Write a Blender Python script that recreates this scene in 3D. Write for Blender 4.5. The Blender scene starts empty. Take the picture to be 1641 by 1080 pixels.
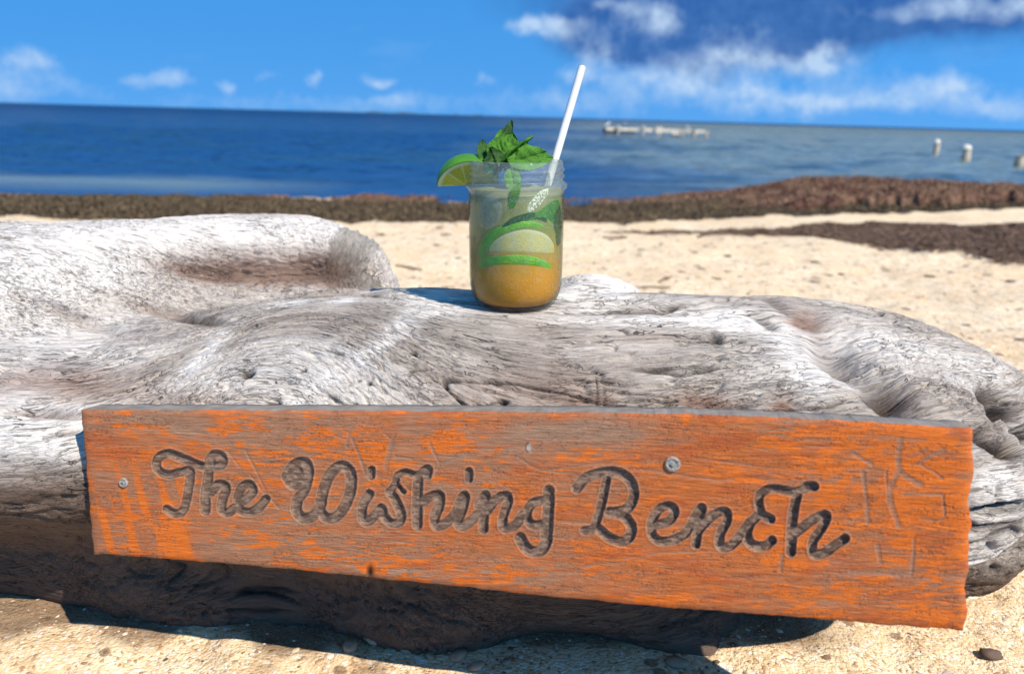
import bpy, math, random
import numpy as np

# ---------------------------------------------------------------- camera, sky, sun, exposure
SC = bpy.context.scene
COL = SC.collection
EYE = 0.43                                   # lens height above the sand, metres
FPX = 1239.0                                 # focal length in units of a 1641 wide frame
PITCH = math.atan((540 - 187) / FPX)
ROLL = math.radians(1.57)
C0 = np.array([0, 0, EYE])
Fv = np.array([0, math.cos(PITCH), -math.sin(PITCH)])
U0 = np.array([0, math.sin(PITCH), math.cos(PITCH)])
R0 = np.array([1.0, 0, 0])
Uv = math.cos(ROLL) * U0 - math.sin(ROLL) * R0
Rv = math.cos(ROLL) * R0 + math.sin(ROLL) * U0

cd = bpy.data.cameras.new('camera')
cam = bpy.data.objects.new('camera', cd)
COL.objects.link(cam)
from mathutils import Matrix, Vector
cam.matrix_world = Matrix(((Rv[0], Uv[0], -Fv[0], 0), (Rv[1], Uv[1], -Fv[1], 0), (Rv[2], Uv[2], -Fv[2], EYE), (0, 0, 0, 1)))
cd.sensor_fit = 'HORIZONTAL'
cd.sensor_width = 36
cd.lens = 36 * FPX / 1641
cd.clip_start = 0.02
cd.clip_end = 60000
cd.dof.use_dof = True
cd.dof.focus_distance = 0.64
cd.dof.aperture_fstop = 6.5
SC.camera = cam

SUN_EL = math.radians(48)
SUN_AZ = math.radians(135)                   # clockwise from +Y: behind the camera, to the right
SUN_DIR = Vector((math.sin(SUN_AZ) * math.cos(SUN_EL), math.cos(SUN_AZ) * math.cos(SUN_EL), math.sin(SUN_EL)))
sl = bpy.data.lights.new('sun', 'SUN')
sl.energy = 5.0
sl.angle = math.radians(0.53)
sl.color = (1.0, 0.91, 0.78)
sun = bpy.data.objects.new('sun', sl)
COL.objects.link(sun)
sun.rotation_euler = (-SUN_DIR).to_track_quat('-Z', 'Y').to_euler()
sun.location = (3, -3, 4)
SC.view_settings.view_transform = 'Standard'
SC.view_settings.look = 'None'
SC.view_settings.gamma = 1
SC.view_settings.exposure = 0.75
SC.cycles.transparent_max_bounces = 24
SC.cycles.max_bounces = 10
SC.cycles.sample_clamp_indirect = 6


def unproject(x, y, d):
    """point at photo position (x, y) and depth d metres along the lens axis"""
    x = np.asarray(x, float)[..., None]; y = np.asarray(y, float)[..., None]; d = np.asarray(d, float)[..., None]
    return C0 + d * (Fv + (x - 820.5) / FPX * Rv + (540 - y) / FPX * Uv)


def project(P):
    D = P - C0
    d = D @ Fv
    return 820.5 + FPX * (D @ Rv) / d, 540 - FPX * (D @ Uv) / d, d


# ---------------------------------------------------------------- node helpers
class NT:
    def __init__(self, tree):
        self.t = tree
        self.t.nodes.clear()

    def n(self, kind, **kw):
        nd = self.t.nodes.new(kind)
        for k, v in kw.items():
            if k.startswith('i_'):
                self.set(nd, k[2:], v)
            else:
                setattr(nd, k, v)
        return nd

    def set(self, nd, key, v):
        s = nd.inputs[int(key)] if str(key).isdigit() else nd.inputs[key.replace('_', ' ')]
        if hasattr(v, 'bl_idname') and hasattr(v, 'is_output'):
            self.t.links.new(v, s)
        else:
            s.default_value = v

    def math(self, op, a, b=None, c=None, clamp=False):
        nd = self.t.nodes.new('ShaderNodeMath'); nd.operation = op; nd.use_clamp = clamp
        for i, v in enumerate((a, b, c)):
            if v is not None:
                self.set(nd, str(i), v)
        return nd.outputs[0]

    def mix(self, fac, a, b, blend='MIX'):
        nd = self.t.nodes.new('ShaderNodeMix'); nd.data_type = 'RGBA'; nd.blend_type = blend
        for i, v in ((0, fac), (6, a), (7, b)):
            s = nd.inputs[i]
            if hasattr(v, 'is_output'):
                self.t.links.new(v, s)
            elif i == 0:
                s.default_value = v
            else:
                s.default_value = (*v, 1) if len(v) == 3 else v
        return nd.outputs[2]

    def ramp(self, fac, stops, interp='LINEAR'):
        nd = self.t.nodes.new('ShaderNodeValToRGB')
        nd.color_ramp.interpolation = interp
        e = nd.color_ramp.elements
        while len(e) < len(stops):
            e.new(0.5)
        for k, (p, c) in enumerate(stops):
            e[k].position = p
            if not hasattr(c, '__len__'):
                c = (c, c, c)
            e[k].color = (*c, 1)
        self.t.links.new(fac, nd.inputs[0])
        return nd.outputs[0]

    def noise(self, vec, scale, detail=4, rough=0.55, dist=0.0):
        nd = self.t.nodes.new('ShaderNodeTexNoise')
        if vec is not None:
            self.t.links.new(vec, nd.inputs['Vector'])
        nd.inputs['Scale'].default_value = scale
        nd.inputs['Detail'].default_value = detail
        nd.inputs['Roughness'].default_value = rough
        nd.inputs['Distortion'].default_value = dist
        return nd.outputs[0]

    def vscale(self, vec, s, loc=(0, 0, 0), rot=(0, 0, 0)):
        nd = self.t.nodes.new('ShaderNodeMapping')
        self.t.links.new(vec, nd.inputs[0])
        nd.inputs[1].default_value = loc
        nd.inputs[2].default_value = rot
        nd.inputs[3].default_value = s
        return nd.outputs[0]

    def attr(self, name, out='Fac'):
        nd = self.t.nodes.new('ShaderNodeAttribute'); nd.attribute_name = name
        return nd.outputs[out]

    def bump(self, h, strength, dist, normal=None):
        nd = self.t.nodes.new('ShaderNodeBump')
        self.t.links.new(h, nd.inputs['Height'])
        nd.inputs['Strength'].default_value = strength
        nd.inputs['Distance'].default_value = dist
        if normal is not None:
            self.t.links.new(normal, nd.inputs['Normal'])
        return nd.outputs[0]

    def link(self, a, b):
        self.t.links.new(a, b)


def material(name):
    m = bpy.data.materials.new(name)
    m.use_nodes = True
    t = NT(m.node_tree)
    out = t.n('ShaderNodeOutputMaterial')
    return m, t, out


def principled(name, color=(0.5, 0.5, 0.5), rough=0.6, spec=0.4):
    m, t, out = material(name)
    p = t.n('ShaderNodeBsdfPrincipled')
    p.inputs['Base Color'].default_value = (*color, 1)
    p.inputs['Roughness'].default_value = rough
    p.inputs['Specular IOR Level'].default_value = spec
    t.link(p.outputs[0], out.inputs[0])
    return m, t, p, out


def srgb(r, g, b):
    return tuple(((c / 255) / 12.92) if c / 255 <= 0.04045 else (((c / 255) + 0.055) / 1.055) ** 2.4 for c in (r, g, b))


# ---------------------------------------------------------------- sky
def azel(px, py):
    v = unproject(px, py, 1.0) - C0
    v = v / np.linalg.norm(v)
    return math.atan2(v[0], v[1]), math.asin(v[2])


world = bpy.data.worlds.new('World')
SC.world = world
world.use_nodes = True
w = NT(world.node_tree)
wo = w.n('ShaderNodeOutputWorld')
sky = w.n('ShaderNodeTexSky', sky_type='NISHITA', sun_disc=False)
sky.sun_elevation = SUN_EL
sky.sun_rotation = SUN_AZ
sky.air_density = 1.0
sky.dust_density = 0.15
sky.ozone_density = 3.0
tc = w.n('ShaderNodeTexCoord')
# very clear air: little of the white haze band at the horizon
va = w.n('ShaderNodeVectorMath', operation='ADD'); w.link(tc.outputs['Generated'], va.inputs[0]); va.inputs[1].default_value = (0, 0, 0.62)
vn = w.n('ShaderNodeVectorMath', operation='NORMALIZE'); w.link(va.outputs[0], vn.inputs[0])
w.link(vn.outputs[0], sky.inputs['Vector'])
skyc = w.mix(1.0, sky.outputs[0], (0.44, 1.42, 1.86), 'MULTIPLY')
sep = w.n('ShaderNodeSeparateXYZ'); w.link(tc.outputs['Generated'], sep.inputs[0])
az = w.math('ARCTAN2', sep.outputs[0], sep.outputs[1])
el = w.math('ARCSINE', sep.outputs[2])
# ragged clouds: bend the coordinates with noise before the cloud shapes are drawn
wn = w.n('ShaderNodeTexNoise'); w.link(tc.outputs['Generated'], wn.inputs['Vector'])
wn.inputs['Scale'].default_value = 16; wn.inputs['Detail'].default_value = 7; wn.inputs['Roughness'].default_value = 0.62
ws = w.n('ShaderNodeSeparateColor'); w.link(wn.outputs['Color'], ws.inputs[0])
azw = w.math('ADD', az, w.math('MULTIPLY', w.math('SUBTRACT', ws.outputs[0], 0.5), 0.10))
elw = w.math('ADD', el, w.math('MULTIPLY', w.math('SUBTRACT', ws.outputs[1], 0.5), 0.05))


def blobs(lst):
    tot = None
    for (px, py, rx, ry, amp) in lst:
        a, e = azel(px, py)
        u = w.math('DIVIDE', w.math('SUBTRACT', azw, a), rx / FPX)
        v = w.math('DIVIDE', w.math('SUBTRACT', elw, e), ry / FPX)
        q = w.math('ADD', w.math('MULTIPLY', u, u), w.math('MULTIPLY', v, v))
        g = w.math('MULTIPLY', w.math('POWER', 2.718, w.math('MULTIPLY', q, -1.0)), amp)
        tot = g if tot is None else w.math('ADD', tot, g)
    return tot


white = blobs([(1050, 30, 34, 26, .8), (985, 14, 30, 12, .6), (890, 45, 60, 14, .7), (845, 50, 26, 10, .6), (930, 118, 34, 12, .55),
               (960, 90, 40, 26, .5), (1090, 132, 90, 18, .55), (1220, 98, 110, 16, .75), (1327, 88, 18, 18, .85), (1205, 146, 24, 10, .65),
               (1180, 60, 60, 24, .25), (1522, 133, 26, 17, .8), (1455, 145, 34, 10, .35), (1300, 166, 80, 12, .4), (1600, 165, 60, 16, .45),
               (1400, 160, 110, 10, .3), (1590, 10, 140, 16, .7), (28, 96, 40, 16, .75), (10, 140, 90, 18, .4), (260, 125, 44, 9, .5),
               (362, 135, 15, 9, .5), (430, 122, 22, 10, .4), (492, 127, 11, 8, .6), (605, 131, 22, 7, .75), (630, 160, 60, 8, .3), (768, 133, 12, 8, .4),
               (920, 160, 120, 14, .25), (700, 60, 120, 14, .12), (540, 168, 400, 14, .22), (1250, 150, 380, 34, .30)])
dark = blobs([(1290, 8, 300, 46, 1.25), (1090, 78, 110, 34, 1.2), (985, 50, 80, 30, .9), (1180, 40, 150, 50, 1.0), (1500, -60, 400, 70, 1.2)])
# the same sort of low cloud goes on all round the horizon, outside the frame
cn = w.noise(w.vscale(tc.outputs['Generated'], (1, 1, 3.2)), 4.2, 8, 0.6)
low = w.math('MULTIPLY', w.math('SUBTRACT', 0.55, w.math('ABSOLUTE', w.math('SUBTRACT', el, 0.22))), 1.7, clamp=True)
cn2 = w.math('MULTIPLY', w.math('MULTIPLY', w.math('SUBTRACT', cn, 0.56), 4.0, clamp=True), low)
fn = w.noise(tc.outputs['Generated'], 34, 6, 0.62)
whf = w.math('MULTIPLY', white, w.math('MULTIPLY_ADD', fn, 2.4, -0.30))
whf = w.math('MULTIPLY', w.math('SUBTRACT', whf, w.math('MULTIPLY', w.noise(tc.outputs['Generated'], 85, 5, 0.6), 0.24)), 1.35, clamp=True)
inview = w.math('MULTIPLY', w.math('GREATER_THAN', 0.95, w.math('ABSOLUTE', az)), 0.0)
whf = w.math('MAXIMUM', whf, w.math('MULTIPLY', cn2, 0.28))
dkf = w.math('MULTIPLY', w.math('SUBTRACT', w.math('MULTIPLY', dark, w.math('MULTIPLY_ADD', fn, 0.5, 0.85)), 0.14), 1.35, clamp=True)
cbil = w.noise(tc.outputs['Generated'], 60, 6, 0.6)
c1 = w.mix(w.math('MULTIPLY', dkf, 0.93), skyc, w.mix(w.ramp(w.math('ADD', w.math('MULTIPLY', fn, 0.6), w.math('MULTIPLY', cbil, 0.4)), [(0.40, 0), (0.66, 1)]), (0.13, 0.62, 2.3), (0.36, 1.05, 2.9)))
hzb = w.math('MULTIPLY', w.math('POWER', 2.718, w.math('MULTIPLY', w.math('ABSOLUTE', el), -14.0)), 0.30)
c1 = w.mix(hzb, c1, (1.3, 2.7, 5.0))
c2 = w.mix(w.math('MULTIPLY', whf, 0.85), c1, (3.4, 4.5, 5.9))
bg = w.n('ShaderNodeBackground')
w.link(c2, bg.inputs[0])
bg.inputs[1].default_value = 0.096
w.link(bg.outputs[0], wo.inputs[0])

# ---------------------------------------------------------------- numpy noise and mesh helpers
RNG = np.random.default_rng(7)
random.seed(7)


def _mix(h):
    h = h ^ (h >> np.uint32(13)); h = h * np.uint32(1274126177)
    return ((h ^ (h >> np.uint32(16))) & np.uint32(0xFFFFFF)).astype(np.float32) * np.float32(1 / 0xFFFFFF)


def vnoise(x, y, z=None):
    x = np.asarray(x, np.float64)
    y = np.asarray(y, np.float64)
    z = np.zeros(()) if z is None else np.asarray(z, np.float64)
    r, w3 = 0, []
    H3 = []
    for q, k in ((x, 374761393), (y, 668265263), (z, 2147483647)):
        i = np.floor(q)
        f = (q - i).astype(np.float32)
        w3.append(f * f * f * (f * (f * 6 - 15) + 10))
        a = i.astype(np.int64).astype(np.uint32) * np.uint32(k)
        H3.append((a, a + np.uint32(k)))
    flatz = z.ndim == 0
    for a in (0, 1):
        wa = w3[0] if a else 1 - w3[0]
        for b in (0, 1):
            wb = wa * (w3[1] if b else 1 - w3[1])
            hb = H3[0][a] + H3[1][b]
            for c in ((0,) if flatz else (0, 1)):
                wc_ = wb if flatz else wb * (w3[2] if c else 1 - w3[2])
                r = r + wc_ * _mix(hb + H3[2][c])
    return r


def fbm(x, y, z=None, oct=4, gain=0.5):
    r, a, t = 0, 1.0, 0
    for k in range(oct):
        s = 2.03 ** k
        r = r + a * vnoise(x * s + 17.3 * k, y * s - 9.1 * k, None if z is None else z * s + 4.7 * k)
        t += a
        a *= gain
    return r / t


def sstep(a, b, x):
    t = np.clip((x - a) / (b - a), 0, 1)
    return t * t * (3 - 2 * t)


def seg_dist(X, Y, pts):
    """distance from points to a polyline"""
    d = np.full(X.shape, 1e9)
    for (x0, y0), (x1, y1) in zip(pts[:-1], pts[1:]):
        dx, dy = x1 - x0, y1 - y0
        L = dx * dx + dy * dy + 1e-9
        t = np.clip(((X - x0) * dx + (Y - y0) * dy) / L, 0, 1)
        d = np.minimum(d, np.hypot(X - x0 - t * dx, Y - y0 - t * dy))
    return d


def smooth_line(pts, n=6):
    """Catmull-Rom through the points"""
    p = [np.array(q, float) for q in pts]
    if len(p) < 3:
        return [tuple(q) for q in p]
    p = [2 * p[0] - p[1]] + p + [2 * p[-1] - p[-2]]
    out = []
    for i in range(1, len(p) - 2):
        a, b, c, d = p[i - 1:i + 3]
        for k in range(n):
            t = k / n
            out.append(tuple(0.5 * (2 * b + (c - a) * t + (2 * a - 5 * b + 4 * c - d) * t * t + (3 * b - a - 3 * c + d) * t ** 3)))
    out.append(tuple(p[-2]))
    return out


def mesh_np(name, V, faces, mats=None, smooth=True, attrs=None, colors=None, vecs=None, parent=None, matidx=None):
    me = bpy.data.meshes.new(name)
    V = np.asarray(V, np.float32)
    if isinstance(faces, np.ndarray):
        nf, k = faces.shape
        me.vertices.add(len(V)); me.vertices.foreach_set('co', V.ravel())
        me.loops.add(nf * k); me.loops.foreach_set('vertex_index', faces.astype(np.int32).ravel())
        me.polygons.add(nf); me.polygons.foreach_set('loop_start', np.arange(0, nf * k, k, dtype=np.int32))
    else:
        me.from_pydata([tuple(map(float, v)) for v in V], [], [tuple(int(i) for i in f) for f in faces])
    if matidx is not None:
        me.polygons.foreach_set('material_index', np.asarray(matidx, np.int32))
    me.polygons.foreach_set('use_smooth', np.full(len(me.polygons), smooth))
    me.update(calc_edges=True)
    for k, a in (attrs or {}).items():
        at = me.attributes.new(k, 'FLOAT', 'POINT'); at.data.foreach_set('value', np.asarray(a, np.float32).ravel())
    for k, a in (vecs or {}).items():
        at = me.attributes.new(k, 'FLOAT_VECTOR', 'POINT'); at.data.foreach_set('vector', np.asarray(a, np.float32).ravel())
    for k, a in (colors or {}).items():
        a = np.asarray(a, np.float32)
        at = me.attributes.new(k, 'FLOAT_COLOR', 'POINT'); at.data.foreach_set('color', np.concatenate([a, np.ones((len(a), 1), np.float32)], 1).ravel())
    for m in (mats if isinstance(mats, (list, tuple)) else [mats]):
        if m is not None:
            me.materials.append(m)
    o = bpy.data.objects.new(name, me)
    COL.objects.link(o)
    if parent is not None:
        o.parent = parent
    return o


def tag(o, label=None, cat=None, group=None, kind=None):
    if label: o['label'] = label
    if cat: o['category'] = cat
    if group: o['group'] = group
    if kind: o['kind'] = kind
    return o


def empty(name, loc=(0, 0, 0)):
    o = bpy.data.objects.new(name, None)
    o.empty_display_size = 0.05
    o.location = loc
    COL.objects.link(o)
    return o


def grid_faces(nu, nv, wrap_u=False, wrap_v=False):
    iu = np.arange(nu if wrap_u else nu - 1); iv = np.arange(nv if wrap_v else nv - 1)
    a, b = np.meshgrid(iu, iv, indexing='ij')
    a2, b2 = (a + 1) % nu, (b + 1) % nv
    return np.stack([a * nv + b, a2 * nv + b, a2 * nv + b2, a * nv + b2], -1).reshape(-1, 4)


def tube(pts, radii, n=10, cap=True):
    pts = np.asarray(pts, float); m = len(pts)
    radii = np.broadcast_to(np.asarray(radii, float), (m,))
    V = []
    prev = None
    for i in range(m):
        t = pts[min(i + 1, m - 1)] - pts[max(i - 1, 0)]; t /= np.linalg.norm(t) + 1e-12
        a = prev if prev is not None else np.array([0.31, 0.9, 0.2])
        a = a - t * (a @ t); a /= np.linalg.norm(a); b = np.cross(t, a); prev = a
        for k in range(n):
            th = 2 * math.pi * k / n
            V.append(pts[i] + radii[i] * (math.cos(th) * a + math.sin(th) * b))
    Fc = [tuple(f) for f in grid_faces(m, n, False, True)]
    if cap:
        Fc.append(tuple(range(n))[::-1]); Fc.append(tuple(range((m - 1) * n, m * n)))
    return np.array(V), Fc


def lathe(profile, n=64):
    pr = np.asarray(profile, float); th = np.linspace(0, 2 * math.pi, n, endpoint=False)
    V = np.stack([pr[:, None, 0] * np.cos(th), pr[:, None, 0] * np.sin(th), np.broadcast_to(pr[:, None, 1], (len(pr), n))], -1).reshape(-1, 3)
    return V, grid_faces(len(pr), n, False, True)


# ---------------------------------------------------------------- ground, sea, far land
SEA_Z = -0.515


def sand_base(x, y):
    sl = 0.065 + 0.006 * sstep(-0.8, -4, x) - 0.024 * sstep(0.8, 4.5, x)                  # the beach falls more gently on the right
    z = -sl * np.maximum(y - 1.0, 0) * sstep(0.7, 2.2, y)
    z = z - 0.10 * np.maximum(y - 10.5, 0)
    return z


def sand_z(x, y):
    z = sand_base(x, y)
    a = sstep(0.9, 2.5, y)
    z = z + (fbm(x * 0.9 + 3, y * 0.9, oct=3) - 0.5) * 0.05 * a
    z = z + (fbm(x * 5 + 1, y * 4, oct=4) - 0.5) * (0.018 + 0.012 * a)
    z = z + (fbm(x * 28, y * 24 + 5, oct=3) - 0.5) * 0.008
    # low swell of sand on the right of the beach
    z = z + 0.10 * np.exp(-((x - 3.4) / 1.6) ** 2 - ((y - 4.0) / 1.0) ** 2)
    # a dip near the water line that holds a pool of sea water
    z = z - 0.10 * np.exp(-((x + 0.92) / 0.34) ** 2 - ((y - 8.35) / 0.28) ** 2)
    return z


def ground_hit(px, py, h=None):
    """where the ray through a photo position meets the beach"""
    px = np.asarray(px, float); py = np.asarray(py, float)
    d = np.full(px.shape, 4.0)
    for _ in range(40):
        P = unproject(px, py, d)
        z = sand_base(P[..., 0], P[..., 1])
        dirz = (P[..., 2] - EYE) / d
        d = 0.5 * d + 0.5 * np.clip((z - EYE) / np.minimum(dirz, -1e-3), 0.3, 60)
    return unproject(px, py, d)


ys = np.concatenate([np.linspace(-1.0, 0.35, 20), np.linspace(0.36, 0.75, 120), np.linspace(0.77, 1.4, 50), 1.4 * (16 / 1.4) ** np.linspace(0.005, 1, 420)])
us = np.linspace(-1.0, 1.0, 560)
YY, UU = np.meshgrid(ys, us, indexing='ij')
us_ = np.sign(UU) * np.abs(UU) ** 1.25
XX = us_ * (0.9 + 1.35 * np.maximum(YY, 0))
ZZ = sand_z(XX, YY)
Vs = np.stack([XX, YY, ZZ], -1).reshape(-1, 3)

m_sand, t, p, out = principled('sand', rough=0.95, spec=0.15)
g = t.n('ShaderNodeTexCoord').outputs['Object']
n1 = t.noise(g, 2.2, 5, 0.6)
n2 = t.noise(g, 26, 5, 0.65)
n3 = t.noise(g, 170, 4, 0.7)
vor = t.n('ShaderNodeTexVoronoi'); t.link(g, vor.inputs['Vector']); vor.inputs['Scale'].default_value = 330
vor2 = t.n('ShaderNodeTexVoronoi'); t.link(g, vor2.inputs['Vector']); vor2.inputs['Scale'].default_value = 60
col = t.mix(t.ramp(n1, [(0.35, 0), (0.65, 1)]), (0.80, 0.58, 0.34), (0.86, 0.72, 0.50))
col = t.mix(t.ramp(n2, [(0.42, 0), (0.62, 0.75)]), col, (0.70, 0.47, 0.26))
sc_ = t.n('ShaderNodeSeparateColor'); t.link(vor.outputs['Color'], sc_.inputs[0])
col = t.mix(t.ramp(sc_.outputs[0], [(0.80, 0), (0.86, 0.7)]), col, (0.86, 0.80, 0.68))
col = t.mix(t.ramp(sc_.outputs[1], [(0.86, 0), (0.93, 0.75)]), col, (0.34, 0.19, 0.09))
sc2 = t.n('ShaderNodeSeparateColor'); t.link(vor2.outputs['Color'], sc2.inputs[0])
near2 = t.ramp(vor2.outputs['Distance'], [(0.30, 1), (0.42, 0)])
col = t.mix(t.math('MULTIPLY', near2, t.ramp(sc2.outputs[0], [(0.86, 0), (0.90, 0.8)])), col, (0.84, 0.78, 0.68))
col = t.mix(t.math('MULTIPLY', near2, t.ramp(sc2.outputs[2], [(0.94, 0), (0.97, 0.7)])), col, (0.16, 0.09, 0.05))
col = t.mix(t.math('MULTIPLY', t.attr('wet_shade'), 0.85), col, t.mix(n2, (0.13, 0.075, 0.045), (0.26, 0.165, 0.10)))
t.link(col, p.inputs['Base Color'])
hgt = t.math('ADD', t.math('MULTIPLY', n3, 0.6), t.math('ADD', t.math('MULTIPLY', n2, 1.2), t.math('MULTIPLY', vor.outputs['Distance'], -0.18)))
t.link(t.bump(hgt, 0.9, 0.006), p.inputs['Normal'])
wet_shade = sstep(SEA_Z + 0.05, SEA_Z - 0.01, Vs[:, 2])
soil_shade = fbm(Vs[:, 0] * 16, Vs[:, 1] * 16, oct=4)           # brown pebbly soil under the trunk, with its shade painted into the colour
wet_shade = np.maximum(wet_shade, sstep(0.30, 0.62, soil_shade + 0.60 * sstep(0.535, 0.60, Vs[:, 1]) - 0.32) * (Vs[:, 1] < 1.0) * (Vs[:, 1] > 0.50) * sstep(0.34, 0.24, Vs[:, 0]))
sand = mesh_np('beach_sand', Vs, grid_faces(len(ys), len(us)), m_sand, attrs={'wet_shade': wet_shade})
tag(sand, kind='structure')

# sea: rows spaced by distance, real waves near the beach, flat at the horizon
rr = np.concatenate([np.linspace(6.5, 40, 330), 40 * (40000 / 40) ** np.linspace(0.004, 1, 170)])
th = np.linspace(-math.radians(75), math.radians(75), 620)
RR, TH = np.meshgrid(rr, th, indexing='ij')
SX, SY = RR * np.sin(TH), RR * np.cos(TH)
am = sstep(7.5, 16, SY) * np.exp(-np.maximum(RR - 60, 0) / 150)
wz = (fbm(SX * 0.5 + 0.3 * SY, SY * 1.0, oct=4, gain=0.55) - 0.5) * 0.30 + (fbm(SX * 1.6, SY * 3.4, oct=3) - 0.5) * 0.13
wz = wz * (0.10 + 0.90 * am) * np.clip((RR - 6) / 10, 0.15, 1)
Vw = np.stack([SX, SY, SEA_Z + wz - 0.0], -1).reshape(-1, 3)
m_sea, t, p, out = principled('sea_water', rough=0.10, spec=0.5)
g = t.n('ShaderNodeTexCoord').outputs['Object']
sx = t.n('ShaderNodeSeparateXYZ'); t.link(g, sx.inputs[0])
pn = t.noise(t.vscale(g, (0.05, 0.09, 1)), 1.0, 4, 0.55)
# turbid green shallows over sand on the right, deep blue over sea grass on the left
side = t.math('DIVIDE', sx.outputs[0], t.math('ADD', t.math('ABSOLUTE', sx.outputs[1]), 6.0))
sh = t.math('ADD', t.math('MULTIPLY', side, 2.6), t.math('MULTIPLY_ADD', pn, 1.5, -0.62))
col = t.mix(t.ramp(sh, [(0.0, 0), (0.55, 1)]), (0.002, 0.016, 0.082), (0.140, 0.170, 0.140))
pn2 = t.noise(t.vscale(g, (0.35, 0.8, 1)), 1.0, 4, 0.6)
col = t.mix(t.ramp(pn2, [(0.50, 0), (0.62, 0.75)]), col, (0.010, 0.026, 0.034))  # wave contrast painted into the water colour as dark streaks
shore = t.math('MULTIPLY', t.math('SUBTRACT', 1.0, t.math('MULTIPLY', t.math('ABSOLUTE', t.math('SUBTRACT', sx.outputs[1], t.math('MULTIPLY_ADD', pn, 2.0, 9.3))), 0.7), clamp=True), t.math('MULTIPLY', t.math('ADD', sx.outputs[0], 2.0), -0.5, clamp=True))
col = t.mix(t.math('MULTIPLY', shore, 0.8), col, (0.16, 0.20, 0.17))
far = t.ramp(t.math('DIVIDE', sx.outputs[1], 1200.0), [(0.05, 0), (0.6, 1)])
col = t.mix(far, col, (0.004, 0.028, 0.085))
t.link(col, p.inputs['Base Color'])
w1 = t.noise(t.vscale(g, (0.55, 1.5, 1)), 1.0, 3, 0.55)
w2 = t.noise(t.vscale(g, (2.6, 6, 1)), 1.0, 3, 0.6)
hgt = t.math('ADD', w1, t.math('MULTIPLY', w2, 0.22))
nrm = t.bump(hgt, 1.0, 0.30)
t.link(nrm, p.inputs['Normal'])
p.inputs['Roughness'].default_value = 1.0; p.inputs['Specular IOR Level'].default_value = 0.0
# choppy water never mirrors fully at a low angle: wave slopes hold the reflection down
gls = t.n('ShaderNodeBsdfGlossy'); gls.inputs['Roughness'].default_value = 0.12; t.link(nrm, gls.inputs['Normal'])
fr = t.n('ShaderNodeFresnel'); fr.inputs['IOR'].default_value = 1.33; t.link(nrm, fr.inputs['Normal'])
hid = t.ramp(t.math('DIVIDE', sx.outputs[1], 160.0), [(0.1, 1.0), (1.0, 0.45)])   # far off only the faces of the waves show
mxs = t.n('ShaderNodeMixShader'); t.link(t.math('MULTIPLY', hid, t.math('MINIMUM', t.math('MULTIPLY', fr.outputs[0], 0.70), 0.52)), mxs.inputs[0])
t.link(p.outputs[0], mxs.inputs[1]); t.link(gls.outputs[0], mxs.inputs[2]); t.link(mxs.outputs[0], out.inputs[0])
sea = mesh_np('sea_water', Vw, grid_faces(len(rr), len(th)), m_sea)
tag(sea, kind='structure')

# low island on the horizon
mi, t, p, out = principled('far_land', (0.05, 0.085, 0.10), 0.9, 0.1)
ix = np.linspace(-900, -150, 120)
prof = 2.0 + 9.0 * np.clip(fbm(ix * 0.02, ix * 0, oct=4) - 0.35, 0, 1) * np.exp(-((ix + 420) / 260) ** 2) * 2.2
V = []
for k, (dy, s) in enumerate([(-60, 0.0), (-25, 0.75), (0, 1.0), (40, 0.6), (90, 0.0)]):
    V.append(np.stack([ix, np.full_like(ix, 3300 + dy), SEA_Z - 1 + prof * s], -1))
V = np.concatenate(V)
isl = mesh_np('distant_island', V, grid_faces(5, len(ix)), mi)
tag(isl, kind='structure')

# ---------------------------------------------------------------- driftwood log
def knots(x, xs, vs):
    """smooth curve through values"""
    xs = np.asarray(xs, float); vs = np.asarray(vs, float)
    x = np.clip(x, xs[0], xs[-1])
    m = np.gradient(vs, xs)
    i = np.clip(np.searchsorted(xs, x) - 1, 0, len(xs) - 2)
    h = xs[i + 1] - xs[i]; s = (x - xs[i]) / h
    return ((2 * s ** 3 - 3 * s ** 2 + 1) * vs[i] + (s ** 3 - 2 * s ** 2 + s) * h * m[i] + (-2 * s ** 3 + 3 * s ** 2) * vs[i + 1] + (s ** 3 - s ** 2) * h * m[i + 1])


TR = [-1.3, -0.6, -0.4, -0.28, -0.2, -0.1, 0.0, 0.15, 0.3, 0.4, 0.5, 0.6, 0.72, 0.80]
TR_CY = [0.88, 0.78, 0.75, 0.735, 0.728, 0.715, 0.705, 0.695, 0.705, 0.755, 0.83, 0.91, 1.0, 1.05]
TR_RY = [0.25, 0.23, 0.215, 0.213, 0.215, 0.214, 0.212, 0.205, 0.20, 0.19, 0.17, 0.14, 0.08, 0.02]
TR_TOP = [0.235, 0.222, 0.222, 0.240, 0.257, 0.266, 0.266, 0.273, 0.264, 0.240, 0.203, 0.158, 0.07, 0.0]
LI = [-1.3, -0.6, -0.45, -0.34, -0.26, -0.2, -0.165, -0.14, -0.125]
LI_CY = [0.80, 0.86, 0.90, 0.94, 0.95, 0.945, 0.94, 0.935, 0.93]
LI_RY = [0.22, 0.20, 0.18, 0.15, 0.13, 0.115, 0.10, 0.075, 0.02]
LI_TOP = [0.295, 0.30, 0.303, 0.306, 0.303, 0.287, 0.262, 0.20, 0.10]
FR = [-1.3, -0.7, -0.45, -0.36, -0.30, -0.24]      # a low ridge running out to the left in front
FR_CY = [0.62, 0.62, 0.60, 0.59, 0.59, 0.60]
FR_RY = [0.08, 0.075, 0.07, 0.068, 0.06, 0.03]
FR_TOP = [0.19, 0.195, 0.20, 0.20, 0.19, 0.16]


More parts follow.
